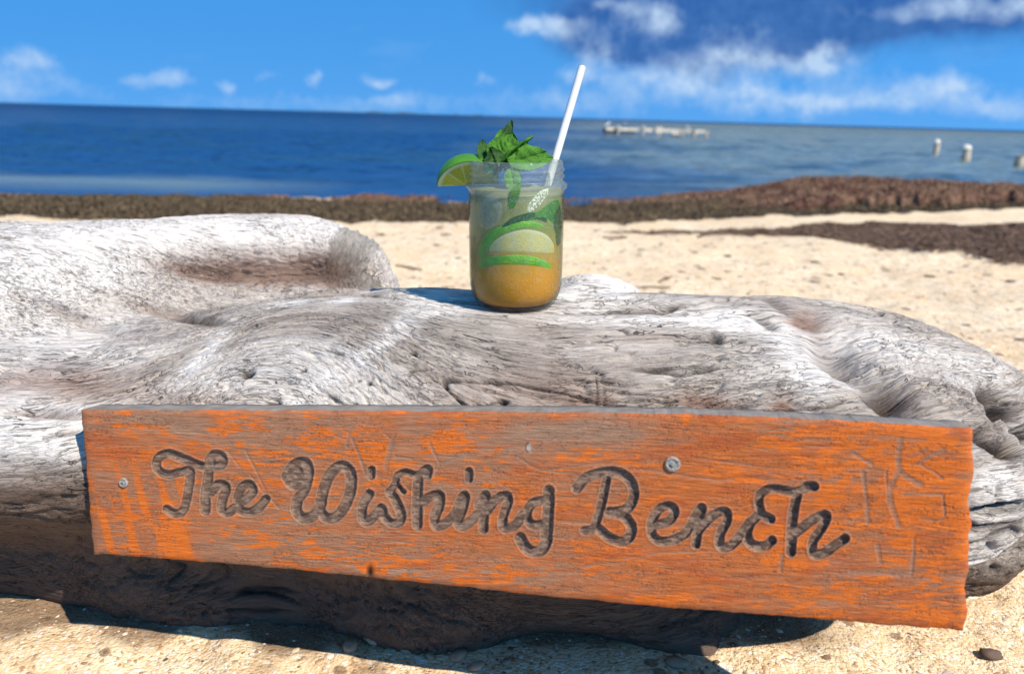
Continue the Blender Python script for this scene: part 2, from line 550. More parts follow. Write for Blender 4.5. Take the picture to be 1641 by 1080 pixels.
def gcyl(x, y, z, X, CY, RY, TOP, bot, p, under=0.0, back=None):
    cy = knots(x, X, CY); ry = knots(x, X, RY); tp = knots(x, X, TOP)
    b = np.interp(x, X, bot) if hasattr(bot, '__len__') else bot
    rz = np.maximum((tp - b) / 2, 0.004); cz = (tp + b) / 2
    if back is not None:
        ry = np.where(y > cy, ry * np.interp(x, [-0.62, -0.36, 0.2, 0.4], [1.0, back, back, 1.0]), ry)
    if under:                                                # hollow under the front: the trunk draws in towards the sand
        ry = ry * (1 - np.interp(x, [-0.1, 0.12, 0.34, 0.5], [under, 0.52, 0.45, under]) * sstep(0.155, 0.03, z) * (y < cy))
    q = (np.abs((y - cy) / ry) ** p + np.abs((z - cz) / rz) ** p) ** (1 / p)
    f = (q - 1) * np.minimum(ry, rz)
    return np.maximum(f, np.maximum(x - X[-1], X[0] - x))


def smin(a, b, k):
    h = np.clip(0.5 + 0.5 * (b - a) / k, 0, 1)
    return b * (1 - h) + a * h - k * h * (1 - h)


def ellipsoid(x, y, z, c, r):
    q = np.sqrt(((x - c[0]) / r[0]) ** 2 + ((y - c[1]) / r[1]) ** 2 + ((z - c[2]) / r[2]) ** 2)
    return (q - 1) * min(r)


def log_sdf(x, y, z):
    f = gcyl(x, y, z, TR, TR_CY, TR_RY, TR_TOP, -0.035, 2.5, 0.30, 0.68)
    f = smin(f, gcyl(x, y, z, LI, LI_CY, LI_RY, LI_TOP, -0.06, 2.5), 0.028)
    f = smin(f, gcyl(x, y, z, FR, FR_CY, FR_RY, FR_TOP, [0.08, 0.08, 0.10, 0.11, 0.12, 0.13], 2.2), 0.03)
    f = smin(f, ellipsoid(x, y, z, (0.085, 0.83, 0.20), (0.075, 0.07, 0.063)), 0.015)
    f = smin(f, ellipsoid(x, y, z, (0.42, 0.70, 0.08), (0.12, 0.07, 0.12)), 0.05)
    f = smin(f, ellipsoid(x, y, z, (0.26, 0.555, 0.165), (0.15, 0.085, 0.080)), 0.04)  # unseen swelling behind the sign, lowered and widened to shade the ground below
    # roots that run along under the front, with dark gaps between them
    f = smin(f, ellipsoid(x * 0.97 - z * 0.22, y + 0.10 * x, z * 0.97 + x * 0.22, (-0.02, 0.610, 0.045), (0.22, 0.045, 0.040)), 0.025)
    wob = 0.012 * np.sin(x * 14 + 1.0) + 0.006 * np.sin(x * 31)
    for (x0, x1, y0, y1, z0, z1, rad) in ((-1.2, -0.16, 0.64, 0.60, 0.105, 0.085, 0.024), (-1.2, 0.17, 0.655, 0.565, 0.032, 0.004, 0.048)):
        q = np.clip((x - x0) / (x1 - x0), 0, 1)
        rr_ = rad * (1 + 0.25 * np.sin(x * 23 + z0 * 90)) * np.clip(4.5 * q * (1.02 - q) + 0.15, 0.1, 1) 
        d_ = np.sqrt((y - (y0 + (y1 - y0) * q ** 3) - 0.5 * wob) ** 2 + (z - (z0 + (z1 - z0) * q) - wob * 0.8) ** 2 + np.maximum(np.maximum(x0 - x, x - x1), 0) ** 2) - rr_
        f = smin(f, d_, 0.012)
    return f


H = 0.005
gx = np.arange(-1.18, 0.815, H); gy = np.arange(0.40, 1.21, H); gz = np.arange(-0.075, 0.345, H)
field = np.empty((len(gx), len(gy), len(gz)), np.float32)
for i0 in range(0, len(gx), 48):
    a, b, c = gx[i0:i0 + 48][:, None, None], gy[None, :, None], gz[None, None, :]
    field[i0:i0 + 48] = log_sdf(a, b, c)
ins = field < 0
nx, ny, nz = field.shape
cnt = np.zeros((nx - 1, ny - 1, nz - 1), np.int8)
for a in (0, 1):
    for b in (0, 1):
        for c in (0, 1):
            cnt += ins[a:nx - 1 + a, b:ny - 1 + b, c:nz - 1 + c]
act = (cnt > 0) & (cnt < 8)
ci = np.argwhere(act)
idx = np.full(act.shape, -1, np.int64); idx[act] = np.arange(len(ci))
acc = np.zeros((len(ci), 3)); wn_ = np.zeros(len(ci))
for ax in range(3):
    o1, o2 = [q for q in range(3) if q != ax]
    for u in (0, 1):
        for v in (0, 1):
            s = np.zeros(3, int); s[o1] = u; s[o2] = v
            e = s.copy(); e[ax] = 1
            A = ci + s; B = ci + e
            fa = field[A[:, 0], A[:, 1], A[:, 2]]; fb = field[B[:, 0], B[:, 1], B[:, 2]]
            m = (fa < 0) != (fb < 0)
            tt = np.where(m, fa / np.where(m, fa - fb, 1), 0)
            pt = s[None, :] + np.zeros((len(ci), 3)); pt[:, ax] += tt
            acc[m] += pt[m]; wn_[m] += 1
LV = (ci + acc / wn_[:, None]) * H + np.array([gx[0], gy[0], gz[0]])
quads = []
for ax in range(3):
    o1, o2 = (ax + 1) % 3, (ax + 2) % 3
    sl1 = [slice(1, n - 1) for n in field.shape]; sl1[ax] = slice(0, field.shape[ax] - 1)
    sl2 = list(sl1); sl2[ax] = slice(1, field.shape[ax])
    A, B = ins[tuple(sl1)], ins[tuple(sl2)]
    for fwd in (True, False):
        loc = np.argwhere(A & ~B if fwd else ~A & B)
        st = np.array([1, 1, 1]); st[ax] = 0
        loc = loc + st
        q = []
        for (u, v) in ((1, 1), (0, 1), (0, 0), (1, 0)):
            cc = loc.copy(); cc[:, o1] -= u; cc[:, o2] -= v
            q.append(idx[cc[:, 0], cc[:, 1], cc[:, 2]])
        q = np.stack(q, -1)
        # (1,1)->(0,1)->(0,0)->(1,0) runs counter-clockwise seen from +ax
        quads.append(q if fwd else q[:, ::-1])
LQ = np.concatenate(quads)
LQ = LQ[(LQ >= 0).all(1)]


def vert_normals(V, Q):
    n = np.cross(V[Q[:, 2]] - V[Q[:, 0]], V[Q[:, 3]] - V[Q[:, 1]])
    N = np.zeros_like(V)
    for k in range(4):
        np.add.at(N, Q[:, k], n)
    return N / (np.linalg.norm(N, axis=1, keepdims=True) + 1e-12)


def subdivide(V, Q, mask):
    """split the quads in mask into four; the edges of the others stay as they are"""
    S = Q[mask]
    E_ = np.stack([S, np.roll(S, -1, 1)], -1).reshape(-1, 2)
    Es = np.sort(E_, 1)
    key = Es[:, 0] * len(V) + Es[:, 1]
    uq, inv = np.unique(key, return_inverse=True)
    ea, eb = uq // len(V), uq % len(V)
    em = 0.5 * (V[ea] + V[eb])
    fm = V[S].mean(1)
    n0 = len(V); e0 = n0; f0 = n0 + len(uq)
    ei = inv.reshape(-1, 4) + e0
    fi = np.arange(len(S)) + f0
    out = [np.stack([S[:, k], ei[:, k], fi, ei[:, (k + 3) % 4]], -1) for k in range(4)]
    # edges on the rim of the region must not move
    edge_count = np.bincount(inv, minlength=len(uq))
    fixed = np.concatenate([np.zeros(n0, bool), edge_count < 2, np.zeros(len(S), bool)])
    fi_ = np.where(edge_count < 2)[0]
    return np.concatenate([V, em, fm]), np.concatenate([Q[~mask]] + out), (fi_ + e0, ea[fi_], eb[fi_])


# relax the stair-steps of the sampling grid, then pull back on the surface
for _ in range(3):
    Esum = np.zeros_like(LV); Ec = np.zeros(len(LV))
    for a, b in ((0, 1), (1, 2), (2, 3), (3, 0)):
        np.add.at(Esum, LQ[:, a], LV[LQ[:, b]]); np.add.at(Ec, LQ[:, a], 1)
    LV = 0.45 * LV + 0.55 * Esum / Ec[:, None]
NL = vert_normals(LV, LQ)
if (NL[:, 2] * (LV[:, 2] - 0.1)).mean() < 0:
    LQ = LQ[:, ::-1]; NL = -NL


def facing(V, N):
    D = C0 - V
    return (D * N).sum(1) / np.linalg.norm(D, axis=1)


def in_frame(V, N, mx=60, lim=-0.15):
    px, py, d = project(V)
    return (px > -mx) & (px < 1641 + mx) & (py < 1140) & (facing(V, N) > lim) & (V[:, 1] > 0.3)


vis = in_frame(LV, NL)
LV, LQ, fx1 = subdivide(LV, LQ, vis[LQ].all(1))
NL = vert_normals(LV, LQ)
px, py, dd = project(LV)
r2 = (px > -10) & (px < 1650) & (py > 335) & (py < 690) & (facing(LV, NL) > -0.1) & (LV[:, 1] > 0.44)
LV, LQ, fx2 = subdivide(LV, LQ, r2[LQ].all(1))
NL = vert_normals(LV, LQ)

# grain runs along the wood; bends of the grain come from a slow warp
x, y, z = LV.T
wx = (fbm(x * 3.1, y * 3.1, z * 3.1 + 2, oct=2) - 0.5); wy = (fbm(x * 3.5 + 9, y * 3.5, z * 3.5, oct=2) - 0.5); wz_ = (fbm(x * 3.3, y * 3.3 + 5, z * 3.3, oct=2) - 0.5)
lobe = np.exp(-((x + 0.16) / 0.12) ** 2 - ((y - 0.58) / 0.12) ** 2)       # grain sweeps diagonally over the left swelling
gA = x + 0.10 * wx
gB = (y - knots(x, TR, TR_CY)) + 0.08 * wy + 0.55 * lobe * x
gC = z + 0.07 * wz_ + 0.10 * lobe * x
endw = sstep(-0.215, -0.165, x) * sstep(0.84, 0.90, y) * sstep(-0.08, -0.12, x)   # sawn-off end of the side limb: cracks run up and down
gA2 = z * 1.0 + 0.05 * wx; gB2 = y + x + 0.1 * wy; gC2 = x - 0.3 * y
gA = gA * (1 - endw) + gA2 * endw; gB = gB * (1 - endw) + gB2 * endw; gC = gC * (1 - endw) + gC2 * endw
G = np.stack([gA, gB, gC], -1)

disp = (fbm(gA * 5, gB * 22, gC * 22, oct=4) - 0.5) * 0.010
disp += (fbm(gA * 2.2 + 3, gB * 7, gC * 7, oct=2) - 0.5) * 0.009
rid = np.abs(fbm(gA * 7 + 1, gB * 55, gC * 55, oct=3) - 0.5)
disp -= 0.0030 * np.exp(-(rid / 0.03) ** 2)
disp += (fbm(gA * 22, gB * 190, gC * 190, oct=3) - 0.5) * 0.0022
spl = np.abs(fbm(gA * 2.6 + 4, gB * 20, gC * 20 + 3, oct=3) - 0.5)
split = np.exp(-(spl / 0.010) ** 2) * sstep(0.50, 0.62, fbm(gA * 4 + 7, gB * 8, gC * 8, oct=2)) * sstep(0.80, 0.74, y) * sstep(-0.40, -0.30, x)      # drying splits along the grain
disp -= 0.0045 * split
fib = np.abs(fbm(gA * 11 + 2, gB * 95, gC * 95, oct=3) - 0.5)
disp -= 0.0014 * np.exp(-(fib / 0.03) ** 2)
disp -= endw * 0.008 * np.exp(-(np.abs(fbm(gA2 * 5, gB2 * 30, gC2 * 30, oct=3) - 0.5) / 0.04) ** 2)
# the spot the jar stands on is worn flat
jar_c = np.array([0.002, 0.684])
flat = np.exp(-(((x - jar_c[0]) ** 2 + (y - jar_c[1]) ** 2) / 0.055 ** 2) ** 2) * (z > 0.2)
disp *= (1 - 0.85 * flat)

px, py, dd = project(LV)
front = (facing(LV, NL) > -0.05).astype(float)
stain = np.zeros(len(LV)); darkv = np.zeros(len(LV)); bleach = np.zeros(len(LV))


def ell(cx, cy, rx, ry, deg=0):
    a = math.radians(deg); c, s = math.cos(a), math.sin(a)
    u = (px - cx) * c + (py - cy) * s; v = -(px - cx) * s + (py - cy) * c
    rag = 1 + 0.5 * (fbm(px * 0.03, py * 0.03, oct=3) - 0.5)
    return np.exp(-((u / rx) ** 2 + (v / ry) ** 2) * rag) * front


limb_m = (y > 0.80)
for (cx, cy, rx, ry, deg, dep, st, dk) in [
        (420, 428, 130, 27, 2, 0.022, 1.7, 0.30), (515, 415, 42, 22, 10, 0.022, 1.4, 0.50), (330, 428, 70, 12, 8, 0.008, 0.6, 0.05),
        (255, 492, 70, 10, 14, 0.010, 0.5, 0.25), (110, 500, 70, 9, 20, 0.008, 0.2, 0.3), (310, 505, 40, 4, 8, 0.006, 0.3, 0.5),
        (545, 455, 40, 8, 0, 0.004, 0.5, 0)]:
    e = ell(cx, cy, rx, ry, deg)
    disp -= dep * e; stain += st * e; darkv += dk * e
for (cx, cy, rx, ry, deg, dep, st, dk) in [
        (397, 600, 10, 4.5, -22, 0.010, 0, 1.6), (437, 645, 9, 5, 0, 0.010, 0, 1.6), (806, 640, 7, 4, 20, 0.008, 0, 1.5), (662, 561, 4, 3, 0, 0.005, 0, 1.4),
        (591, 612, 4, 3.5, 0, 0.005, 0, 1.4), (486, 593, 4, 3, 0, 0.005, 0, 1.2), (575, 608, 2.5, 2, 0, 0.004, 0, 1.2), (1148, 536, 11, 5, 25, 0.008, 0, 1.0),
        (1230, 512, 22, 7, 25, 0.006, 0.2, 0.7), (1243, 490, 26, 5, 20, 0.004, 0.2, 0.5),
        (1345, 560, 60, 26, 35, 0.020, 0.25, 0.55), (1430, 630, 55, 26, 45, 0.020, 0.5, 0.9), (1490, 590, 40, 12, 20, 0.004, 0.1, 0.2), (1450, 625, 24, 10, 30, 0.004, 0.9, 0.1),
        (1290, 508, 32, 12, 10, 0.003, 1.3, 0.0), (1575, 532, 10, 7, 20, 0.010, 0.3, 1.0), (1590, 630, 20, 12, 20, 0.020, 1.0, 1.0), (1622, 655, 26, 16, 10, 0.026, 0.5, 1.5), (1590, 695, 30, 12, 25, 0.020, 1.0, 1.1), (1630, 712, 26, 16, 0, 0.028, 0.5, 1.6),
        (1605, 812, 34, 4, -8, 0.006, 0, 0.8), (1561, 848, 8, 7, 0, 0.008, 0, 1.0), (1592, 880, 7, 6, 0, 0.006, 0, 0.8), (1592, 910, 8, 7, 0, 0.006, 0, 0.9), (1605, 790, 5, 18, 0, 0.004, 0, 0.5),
        (1255, 645, 24, 14, 0, 0.004, 1.2, 0.1), (1130, 640, 55, 20, 5, 0.004, 1.3, 0.05), (1170, 655, 30, 9, 0, 0.005, 0.6, 0.6), (940, 635, 60, 18, 0, 0.002, 0.5, 0.0), (860, 618, 60, 16, 0, 0, 0.25, 0),
        (80, 610, 160, 26, 0, 0.002, 1.0, 0.0), (260, 640, 120, 16, 0, 0, 0.6, 0.0), (70, 660, 60, 7, 5, 0.010, 0.8, 0.3), (60, 750, 70, 18, 10, 0.004, 0.3, 0.1)]:
    e = ell(cx, cy, rx, ry, deg)
    disp -= dep * e; stain += st * e; darkv += dk * e
for (cx, cy, rx, ry, deg) in [(420, 365, 160, 16, 2), (90, 420, 140, 50, 0), (520, 370, 60, 18, 15), (560, 585, 130, 9, -32), (640, 515, 50, 12, -35), (545, 478, 25, 8, -10), (700, 490, 60, 14, 0), (1230, 520, 130, 18, 8), (1000, 510, 120, 10, 0), (330, 560, 60, 14, -50), (470, 480, 60, 8, -8),
                              (1600, 770, 40, 30, 0), (1370, 600, 20, 14, 0), (1300, 590, 50, 30, 60), (1580, 930, 30, 20, 0), (950, 470, 60, 20, 0)]:
    e = ell(cx, cy, rx, ry, deg)
    bleach += e
front_band = (y < 0.80)
for pts, wd, dep in [([(905, 498), (960, 494), (1040, 492), (1090, 485), (1165, 481)], 2.2, 0.005), ([(920, 603), (945, 608), (955, 604)], 1.6, 0.003),
                     ([(956, 600), (957, 625), (957, 655)], 1.4, 0.002), ([(967, 615), (969, 655)], 1.2, 0.002), ([(968, 634), (1010, 638), (1085, 637)], 1.6, 0.003),
                     ([(970, 618), (1030, 628), (1070, 630)], 1.6, 0.003), ([(985, 655), (1040, 643), (1085, 643)], 1.5, 0.003), ([(655, 592), (675, 588), (692, 586)], 1.5, 0.003),
                     ([(770, 648), (800, 640)], 1.3, 0.002), ([(495, 555), (530, 560), (550, 565)], 1.4, 0.002), ([(376, 593), (400, 598)], 1.2, 0.002),
                     ([(990, 523), (1010, 527), (1030, 530)], 1.8, 0.003), ([(1560, 828), (1600, 816), (1641, 806)], 4, 0.008)]:
    e = np.exp(-(seg_dist(px, py + 3 * (fbm(px * 0.06, px * 0, oct=2) - 0.5), pts) / wd) ** 2) * front * front_band
    disp -= dep * e; darkv += 0.8 * e
darkv += 0.9 * split
disp = np.clip(disp, -0.04, 0.02)
# keep what rides on a coarse rim in line with its neighbours
LV2 = LV + NL * disp[:, None]
LV2[:, 2] = np.where((flat > 0.3), LV2[:, 2] * (1 - flat) + 0.2655 * flat, LV2[:, 2])
for fi_, ea_, eb_ in (fx1, fx2):                            # split edges stay in line with their unsplit neighbours
    LV2[fi_] = 0.5 * (LV2[ea_] + LV2[eb_])
stain += 0.4 * sstep(0.60, 0.78, fbm(x * 4 + 3, y * 4, z * 5, oct=4)) * sstep(0.12, 0.22, z)
bleach += 0.02 + 0.6 * sstep(0.50, 0.74, fbm(gA * 3, gB * 9, gC * 9, oct=4))
bleach += 0.7 * sstep(0.78, 0.88, y) + 0.5 * sstep(-0.28, -0.42, x)
zb = z + 0.06 * (fbm(x * 6, y * 6, z * 6, oct=3) - 0.5)     # unbleached brown underside, darkened further to paint in the shade below the log
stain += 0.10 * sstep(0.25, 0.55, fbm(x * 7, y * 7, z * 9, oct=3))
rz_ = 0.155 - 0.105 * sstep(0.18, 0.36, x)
under_shade = sstep(0.02, -0.02, zb - rz_)
bleach *= (1 - under_shade)


m_log, t, p, out = principled('driftwood', rough=0.85, spec=0.2)
gv = t.attr('grain', 'Vector')
a1 = t.noise(t.vscale(gv, (7, 60, 60)), 1.0, 6, 0.62)
a2 = t.noise(t.vscale(gv, (26, 330, 330)), 1.0, 5, 0.65, 0.3)
a3 = t.noise(t.vscale(gv, (16, 150, 150), (3, 1, 7)), 1.0, 4, 0.6, 0.6)
a4 = t.noise(t.vscale(gv, (45, 420, 420), (1, 5, 2)), 1.0, 2, 0.5, 0.4)
ob = t.n('ShaderNodeTexCoord').outputs['Object']
b1 = t.noise(ob, 9, 5, 0.6)
b2 = t.noise(ob, 420, 3, 0.7)
col = t.mix(t.ramp(a1, [(0.32, 0), (0.66, 1)]), (0.26, 0.22, 0.182), (0.50, 0.44, 0.38))
col = t.mix(t.ramp(t.attr('bleach'), [(0.0, 0), (1.0, 0.85)]), col, (0.80, 0.755, 0.70))
stn = t.math('MULTIPLY', t.attr('stain'), t.math('MULTIPLY_ADD', b1, 1.3, 0.2), clamp=True)
col = t.mix(t.math('MULTIPLY', stn, 0.88), col, t.mix(a3, (0.13, 0.062, 0.042), (0.33, 0.195, 0.135)))
col = t.mix(t.math('MULTIPLY', t.attr('under_shade'), 0.92), col, t.mix(a3, (0.055, 0.032, 0.022), (0.17, 0.105, 0.07)))
col = t.mix(t.ramp(a2, [(0.34, 0.70), (0.48, 0.0)]), col, (0.13, 0.098, 0.078))
col = t.mix(t.math('MULTIPLY', t.ramp(a2, [(0.60, 0.0), (0.75, 0.6)]), t.math('SUBTRACT', 1.0, t.attr('under_shade'))), col, (0.78, 0.74, 0.69))
lin = t.math('ABSOLUTE', t.math('SUBTRACT', a3, 0.5))
msk = t.ramp(t.noise(ob, 22, 3, 0.6), [(0.50, 0), (0.66, 1)])
crk = t.math('MULTIPLY', t.ramp(lin, [(0.004, 1), (0.014, 0)]), msk)
col = t.mix(t.math('MULTIPLY', crk, 0.85), col, (0.035, 0.025, 0.02))
lin2 = t.math('ABSOLUTE', t.math('SUBTRACT', a4, 0.5))
crk2 = t.math('MULTIPLY', t.ramp(lin2, [(0.01, 1), (0.035, 0)]), t.ramp(b1, [(0.40, 0), (0.60, 1)]))
col = t.mix(t.math('MULTIPLY', crk2, 0.45), col, (0.06, 0.045, 0.035))
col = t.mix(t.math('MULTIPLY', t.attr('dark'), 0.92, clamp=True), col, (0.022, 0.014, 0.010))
t.link(col, p.inputs['Base Color'])
hgt = t.math('ADD', t.math('MULTIPLY', a1, 0.8), t.math('ADD', t.math('MULTIPLY', a2, 0.75), t.math('MULTIPLY', b2, 0.30)))
hgt = t.math('SUBTRACT', hgt, t.math('ADD', t.math('MULTIPLY', crk, 0.9), t.math('MULTIPLY', crk2, 0.35)))
t.link(t.bump(hgt, 1.0, 0.0026), p.inputs['Normal'])
log = mesh_np('driftwood_log', LV2, LQ, m_log, attrs={'stain': np.clip(stain, 0, 1.5), 'dark': np.clip(darkv, 0, 1), 'bleach': np.clip(bleach, 0, 1), 'under_shade': np.clip(under_shade, 0, 1)}, vecs={'grain': G})
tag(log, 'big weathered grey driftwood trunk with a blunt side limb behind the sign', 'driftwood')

# ---------------------------------------------------------------- sign board
NU, NV = 1150, 236
TOPL = ([120, 640, 900, 1160, 1562], [657, 659, 661, 666, 687])
BOTL = ([135, 300, 600, 1000, 1300, 1550], [886, 897, 925, 966, 990, 1011])
uu = np.linspace(0, 1, NU); vv = np.linspace(0, 1, NV)
U_, V_ = np.meshgrid(uu, vv, indexing='ij')
xl = 131 + 19 * V_ + 3.0 * (fbm(V_ * 14, V_ * 0, oct=3) - 0.5)
xr = 1560 - 14 * V_ + 14 * (fbm(V_ * 9 + 3, V_ * 0, oct=4) - 0.5)
BX = xl + (xr - xl) * U_
tpv = knots(BX, *TOPL) + 3 * (fbm(BX * 0.05, BX * 0, oct=3) - 0.5)
btv = knots(BX, *BOTL) + 4 * (fbm(BX * 0.04 + 9, BX * 0, oct=4) - 0.5)
BY = tpv + (btv - tpv) * V_
dep = (0.556 + (0.455 - 0.556) * U_) + 0.012 * V_
dep = dep + 0.0006 * (fbm(BX * 0.01, BY * 0.12, oct=4) - 0.5)


def Z1(*p): return [(220 + a / 4.1025, 690 + b / 4.1025) for a, b in p]
def Z2(*p): return [(560 + a / 4.1025, 690 + b / 4.1025) for a, b in p]
def Z3(*p): return [(900 + a / 3.282, 720 + b / 3.282) for a, b in p]
def Z4(*p): return [(1300 + a / 2.842, 640 + b / 2.842) for a, b in p]


STROKES = [  # (points, half width in photo pixels)
    (Z1((445, 240), (380, 215), (300, 182), (205, 150), (135, 185), (135, 255), (205, 288), (290, 272), (345, 262), (345, 320), (328, 430), (300, 525), (250, 545), (195, 515)), 6.6),
    (Z1((470, 225), (465, 320), (450, 420), (448, 525)), 7.4), (Z1((480, 410), (535, 352), (585, 375), (562, 450), (556, 515), (595, 540), (640, 505)), 6.8),
    (Z1((668, 475), (722, 440), (762, 392), (738, 352), (690, 368), (662, 440), (672, 515), (735, 535), (800, 505), (845, 450)), 6.6),
    (Z1((475, 200), (505, 160), (550, 170), (560, 215), (520, 235), (480, 215)), 7.5),
    (Z1((1000, 265), (1045, 215), (1105, 212), (1125, 275), (1095, 390), (1052, 455), (1048, 530), (1095, 575), (1160, 555), (1205, 490), (1225, 380), (1275, 275), (1340, 232), (1395, 262), (1408, 350), (1385, 450), (1325, 550), (1255, 575), (1205, 530), (1205, 460)), 8.0),
    (Z1((990, 300), (1030, 350), (1075, 320), (1050, 270)), 10.0),
    (Z1((1540, 255), (1538, 300)), 5.6),
    (Z2((130, 415), (88, 490), (85, 570), (115, 598), (165, 560), (210, 510), (225, 560), (280, 608), (330, 595), (338, 540), (300, 450), (265, 405)), 7.0),
    (Z2((270, 400), (302, 345), (312, 300), (365, 272), (440, 290), (500, 262)), 5.4), (Z2((325, 365), (355, 402)), 4.0),
    (Z2((490, 265), (515, 255), (510, 290)), 7.5), (Z2((452, 300), (446, 450), (446, 620)), 7.6),
    (Z2((485, 462), (540, 430), (592, 425), (590, 490), (560, 570), (570, 625), (630, 610), (695, 545), (735, 450), (760, 430), (745, 510), (712, 595), (740, 630), (800, 590), (850, 540)), 7.2),
    (Z2((850, 490), (895, 425), (885, 530), (880, 645)), 7.4), (Z2((900, 530), (960, 455), (1030, 425), (1042, 470), (1010, 570), (1015, 640), (1080, 625), (1140, 555)), 7.0),
    (Z2((1285, 455), (1200, 478), (1165, 550), (1195, 615), (1275, 615)), 7.0), (Z2((1310, 395), (1306, 520), (1298, 660), (1285, 750), (1235, 795), (1165, 775), (1122, 705)), 8.6),
    (Z2((785, 268), (785, 318)), 6.2),
    (Z3((78, 205), (125, 152), (205, 122), (285, 118), (350, 152), (380, 220), (365, 285), (318, 322), (250, 330)), 7.6),
    (Z3((235, 155), (215, 260), (185, 370), (160, 418), (120, 425)), 6.6), (Z3((250, 330), (322, 348), (366, 400), (362, 450), (318, 485), (250, 462), (190, 415)), 7.4),
    (Z3((488, 400), (560, 378), (595, 330), (568, 298), (512, 315), (472, 385), (478, 450), (525, 482), (600, 470), (660, 430), (705, 345), (738, 305), (722, 380), (706, 500)), 6.8),
    (Z3((722, 420), (790, 350), (858, 325), (868, 372), (832, 450), (836, 508), (885, 508), (940, 450), (985, 385)), 7.0),
    (Z3((1098, 365), (1040, 345), (990, 392), (976, 460), (1010, 505), (1068, 505), (1105, 478)), 7.2),
    (Z3((1045, 330), (1038, 250), (1085, 208), (1160, 212), (1230, 222), (1300, 195)), 6.6), (Z3((1290, 195), (1325, 195)), 8.0),
    (Z3((1240, 225), (1215, 350), (1205, 540)), 7.6), (Z3((1225, 440), (1315, 372), (1390, 345), (1372, 405), (1322, 480), (1325, 548), (1385, 540), (1440, 500), (1490, 468)), 7.2)]
SCRATCH = [
    (Z2((15, 50), (70, 180), (110, 300)), 2.6), (Z2((280, 75), (258, 160), (238, 245)), 5.0), (Z2((300, 168), (410, 186)), 2.8), (Z2((530, 85), (560, 150), (600, 212), (680, 190), (775, 150)), 2.8),
    (Z2((600, 212), (560, 300)), 2.2), (Z2((1110, 175), (1240, 250), (1500, 290)), 1.8), (Z2((1170, 275), (1640, 215)), 1.5), (Z2((1380, 600), (1590, 608)), 3.0), (Z2((300, 20), (265, 90)), 2.0), (Z2((230, 20), (290, 70)), 1.8),
    (Z1((710, 130), (770, 240), (850, 410)), 2.2), (Z1((870, 440), (940, 520)), 1.6), (Z1((600, 140), (680, 250)), 1.4), (Z1((1395, 20), (1375, 100)), 3.6), (Z1((1300, 35), (1380, 60)), 1.6), (Z1((780, 208), (900, 212)), 1.3), (Z1((490, 95), (620, 90)), 1.2), (Z1((560, 265), (690, 270)), 1.6), (Z1((740, 290), (850, 430)), 1.2),
    (Z3((385, 102), (560, 125), (800, 160), (900, 156)), 2.4), (Z3((700, 45), (900, 70), (1000, 80)), 1.8), (Z3((80, 640), (160, 605), (330, 595)), 3.0), (Z3((330, 575), (520, 545), (700, 540)), 1.6), (Z3((1160, 560), (1150, 640)), 3.5),
    (Z4((405, 185), (402, 320), (500, 388)), 5.5), (Z4((405, 320), (362, 400), (368, 490), (398, 575)), 5.0), (Z4((605, 228), (485, 292)), 3.6), (Z4((490, 292), (520, 310), (560, 330), (600, 360)), 2.0), (Z4((420, 432), (590, 432)), 3.2), (Z4((190, 245), (275, 295)), 3.2),
    (Z4((235, 330), (250, 450), (258, 560)), 4.2), (Z4((300, 660), (315, 745)), 4.4), (Z4((180, 785), (440, 800)), 3.5), (Z4((600, 440), (600, 542), (500, 542)), 2.6), (Z4((470, 640), (455, 800)), 3.2), (Z4((340, 330), (350, 470)), 2.2)]
groove = np.zeros_like(BX); edge = np.zeros_like(BX)
jit = 1.6 * (fbm(BX * 0.11, BY * 0.11, oct=3) - 0.5)
for pts, hw in STROKES:
    pts = smooth_line(pts)
    xs_ = [q[0] for q in pts]; ys_ = [q[1] for q in pts]
    m = (BX > min(xs_) - 22) & (BX < max(xs_) + 22) & (BY > min(ys_) - 22) & (BY < max(ys_) + 22)
    d = seg_dist(BX[m], BY[m], pts) + jit[m]
    hw = hw * 1.08 * (1 + 0.0)
    g_ = np.clip(1 - (d / hw) ** 4, 0, 1) ** 0.7
    groove[m] = np.maximum(groove[m], g_)
    edge[m] = np.maximum(edge[m], np.exp(-((d - hw - 1.2) / 1.3) ** 2))
edge *= (groove < 0.05)
scr = np.zeros_like(BX)
for pts, hw in SCRATCH:
    xs_ = [q[0] for q in pts]; ys_ = [q[1] for q in pts]
    m = (BX > min(xs_) - 14) & (BX < max(xs_) + 14) & (BY > min(ys_) - 14) & (BY < max(ys_) + 14)
    d = seg_dist(BX[m], BY[m], smooth_line(pts)) + jit[m]
    scr[m] = np.maximum(scr[m], np.clip(1 - (d / (hw + 0.4)) ** 2, 0, 1))
scr *= (groove < 0.05)
chis = fbm(BX * 0.11 + 0.3 * BY * 0.1, BY * 0.24, oct=4)                                    # chisel marks in the cut
grain_f = fbm(BX * 0.018 + 2 * fbm(BX * 0.004, BY * 0.02, oct=2), BY * 0.42, oct=5)
hair = np.abs(fbm(BX * 0.022 + 5, BY * 0.5 + 0.8 * fbm(BX * 0.01, BY * 0.01, oct=2), oct=3) - 0.5)
hairline = np.exp(-(hair / 0.016) ** 2) * sstep(0.42, 0.6, fbm(BX * 0.015, BY * 0.05 + 7, oct=3))
sink = groove * (0.0028 + 0.0018 * (chis - 0.5)) + scr * 0.0004 + hairline * 0.0005 - edge * 0.0004 - (grain_f - 0.5) * 0.0007
# knot at the lower edge
kn = np.exp(-((BX - 592) / 5) ** 2 - ((BY - 916) / 9) ** 2); sink = sink + 0.004 * kn
rnd = 0.0022 * (np.exp(-(V_ * 236 / 3.0)) + np.exp(-((1 - V_) * 236 / 3.0)) + np.exp(-(U_ * 1150 / 4)) + np.exp(-((1 - U_) * 1150 / 4)))
PB = unproject(BX, BY, dep + sink + rnd)

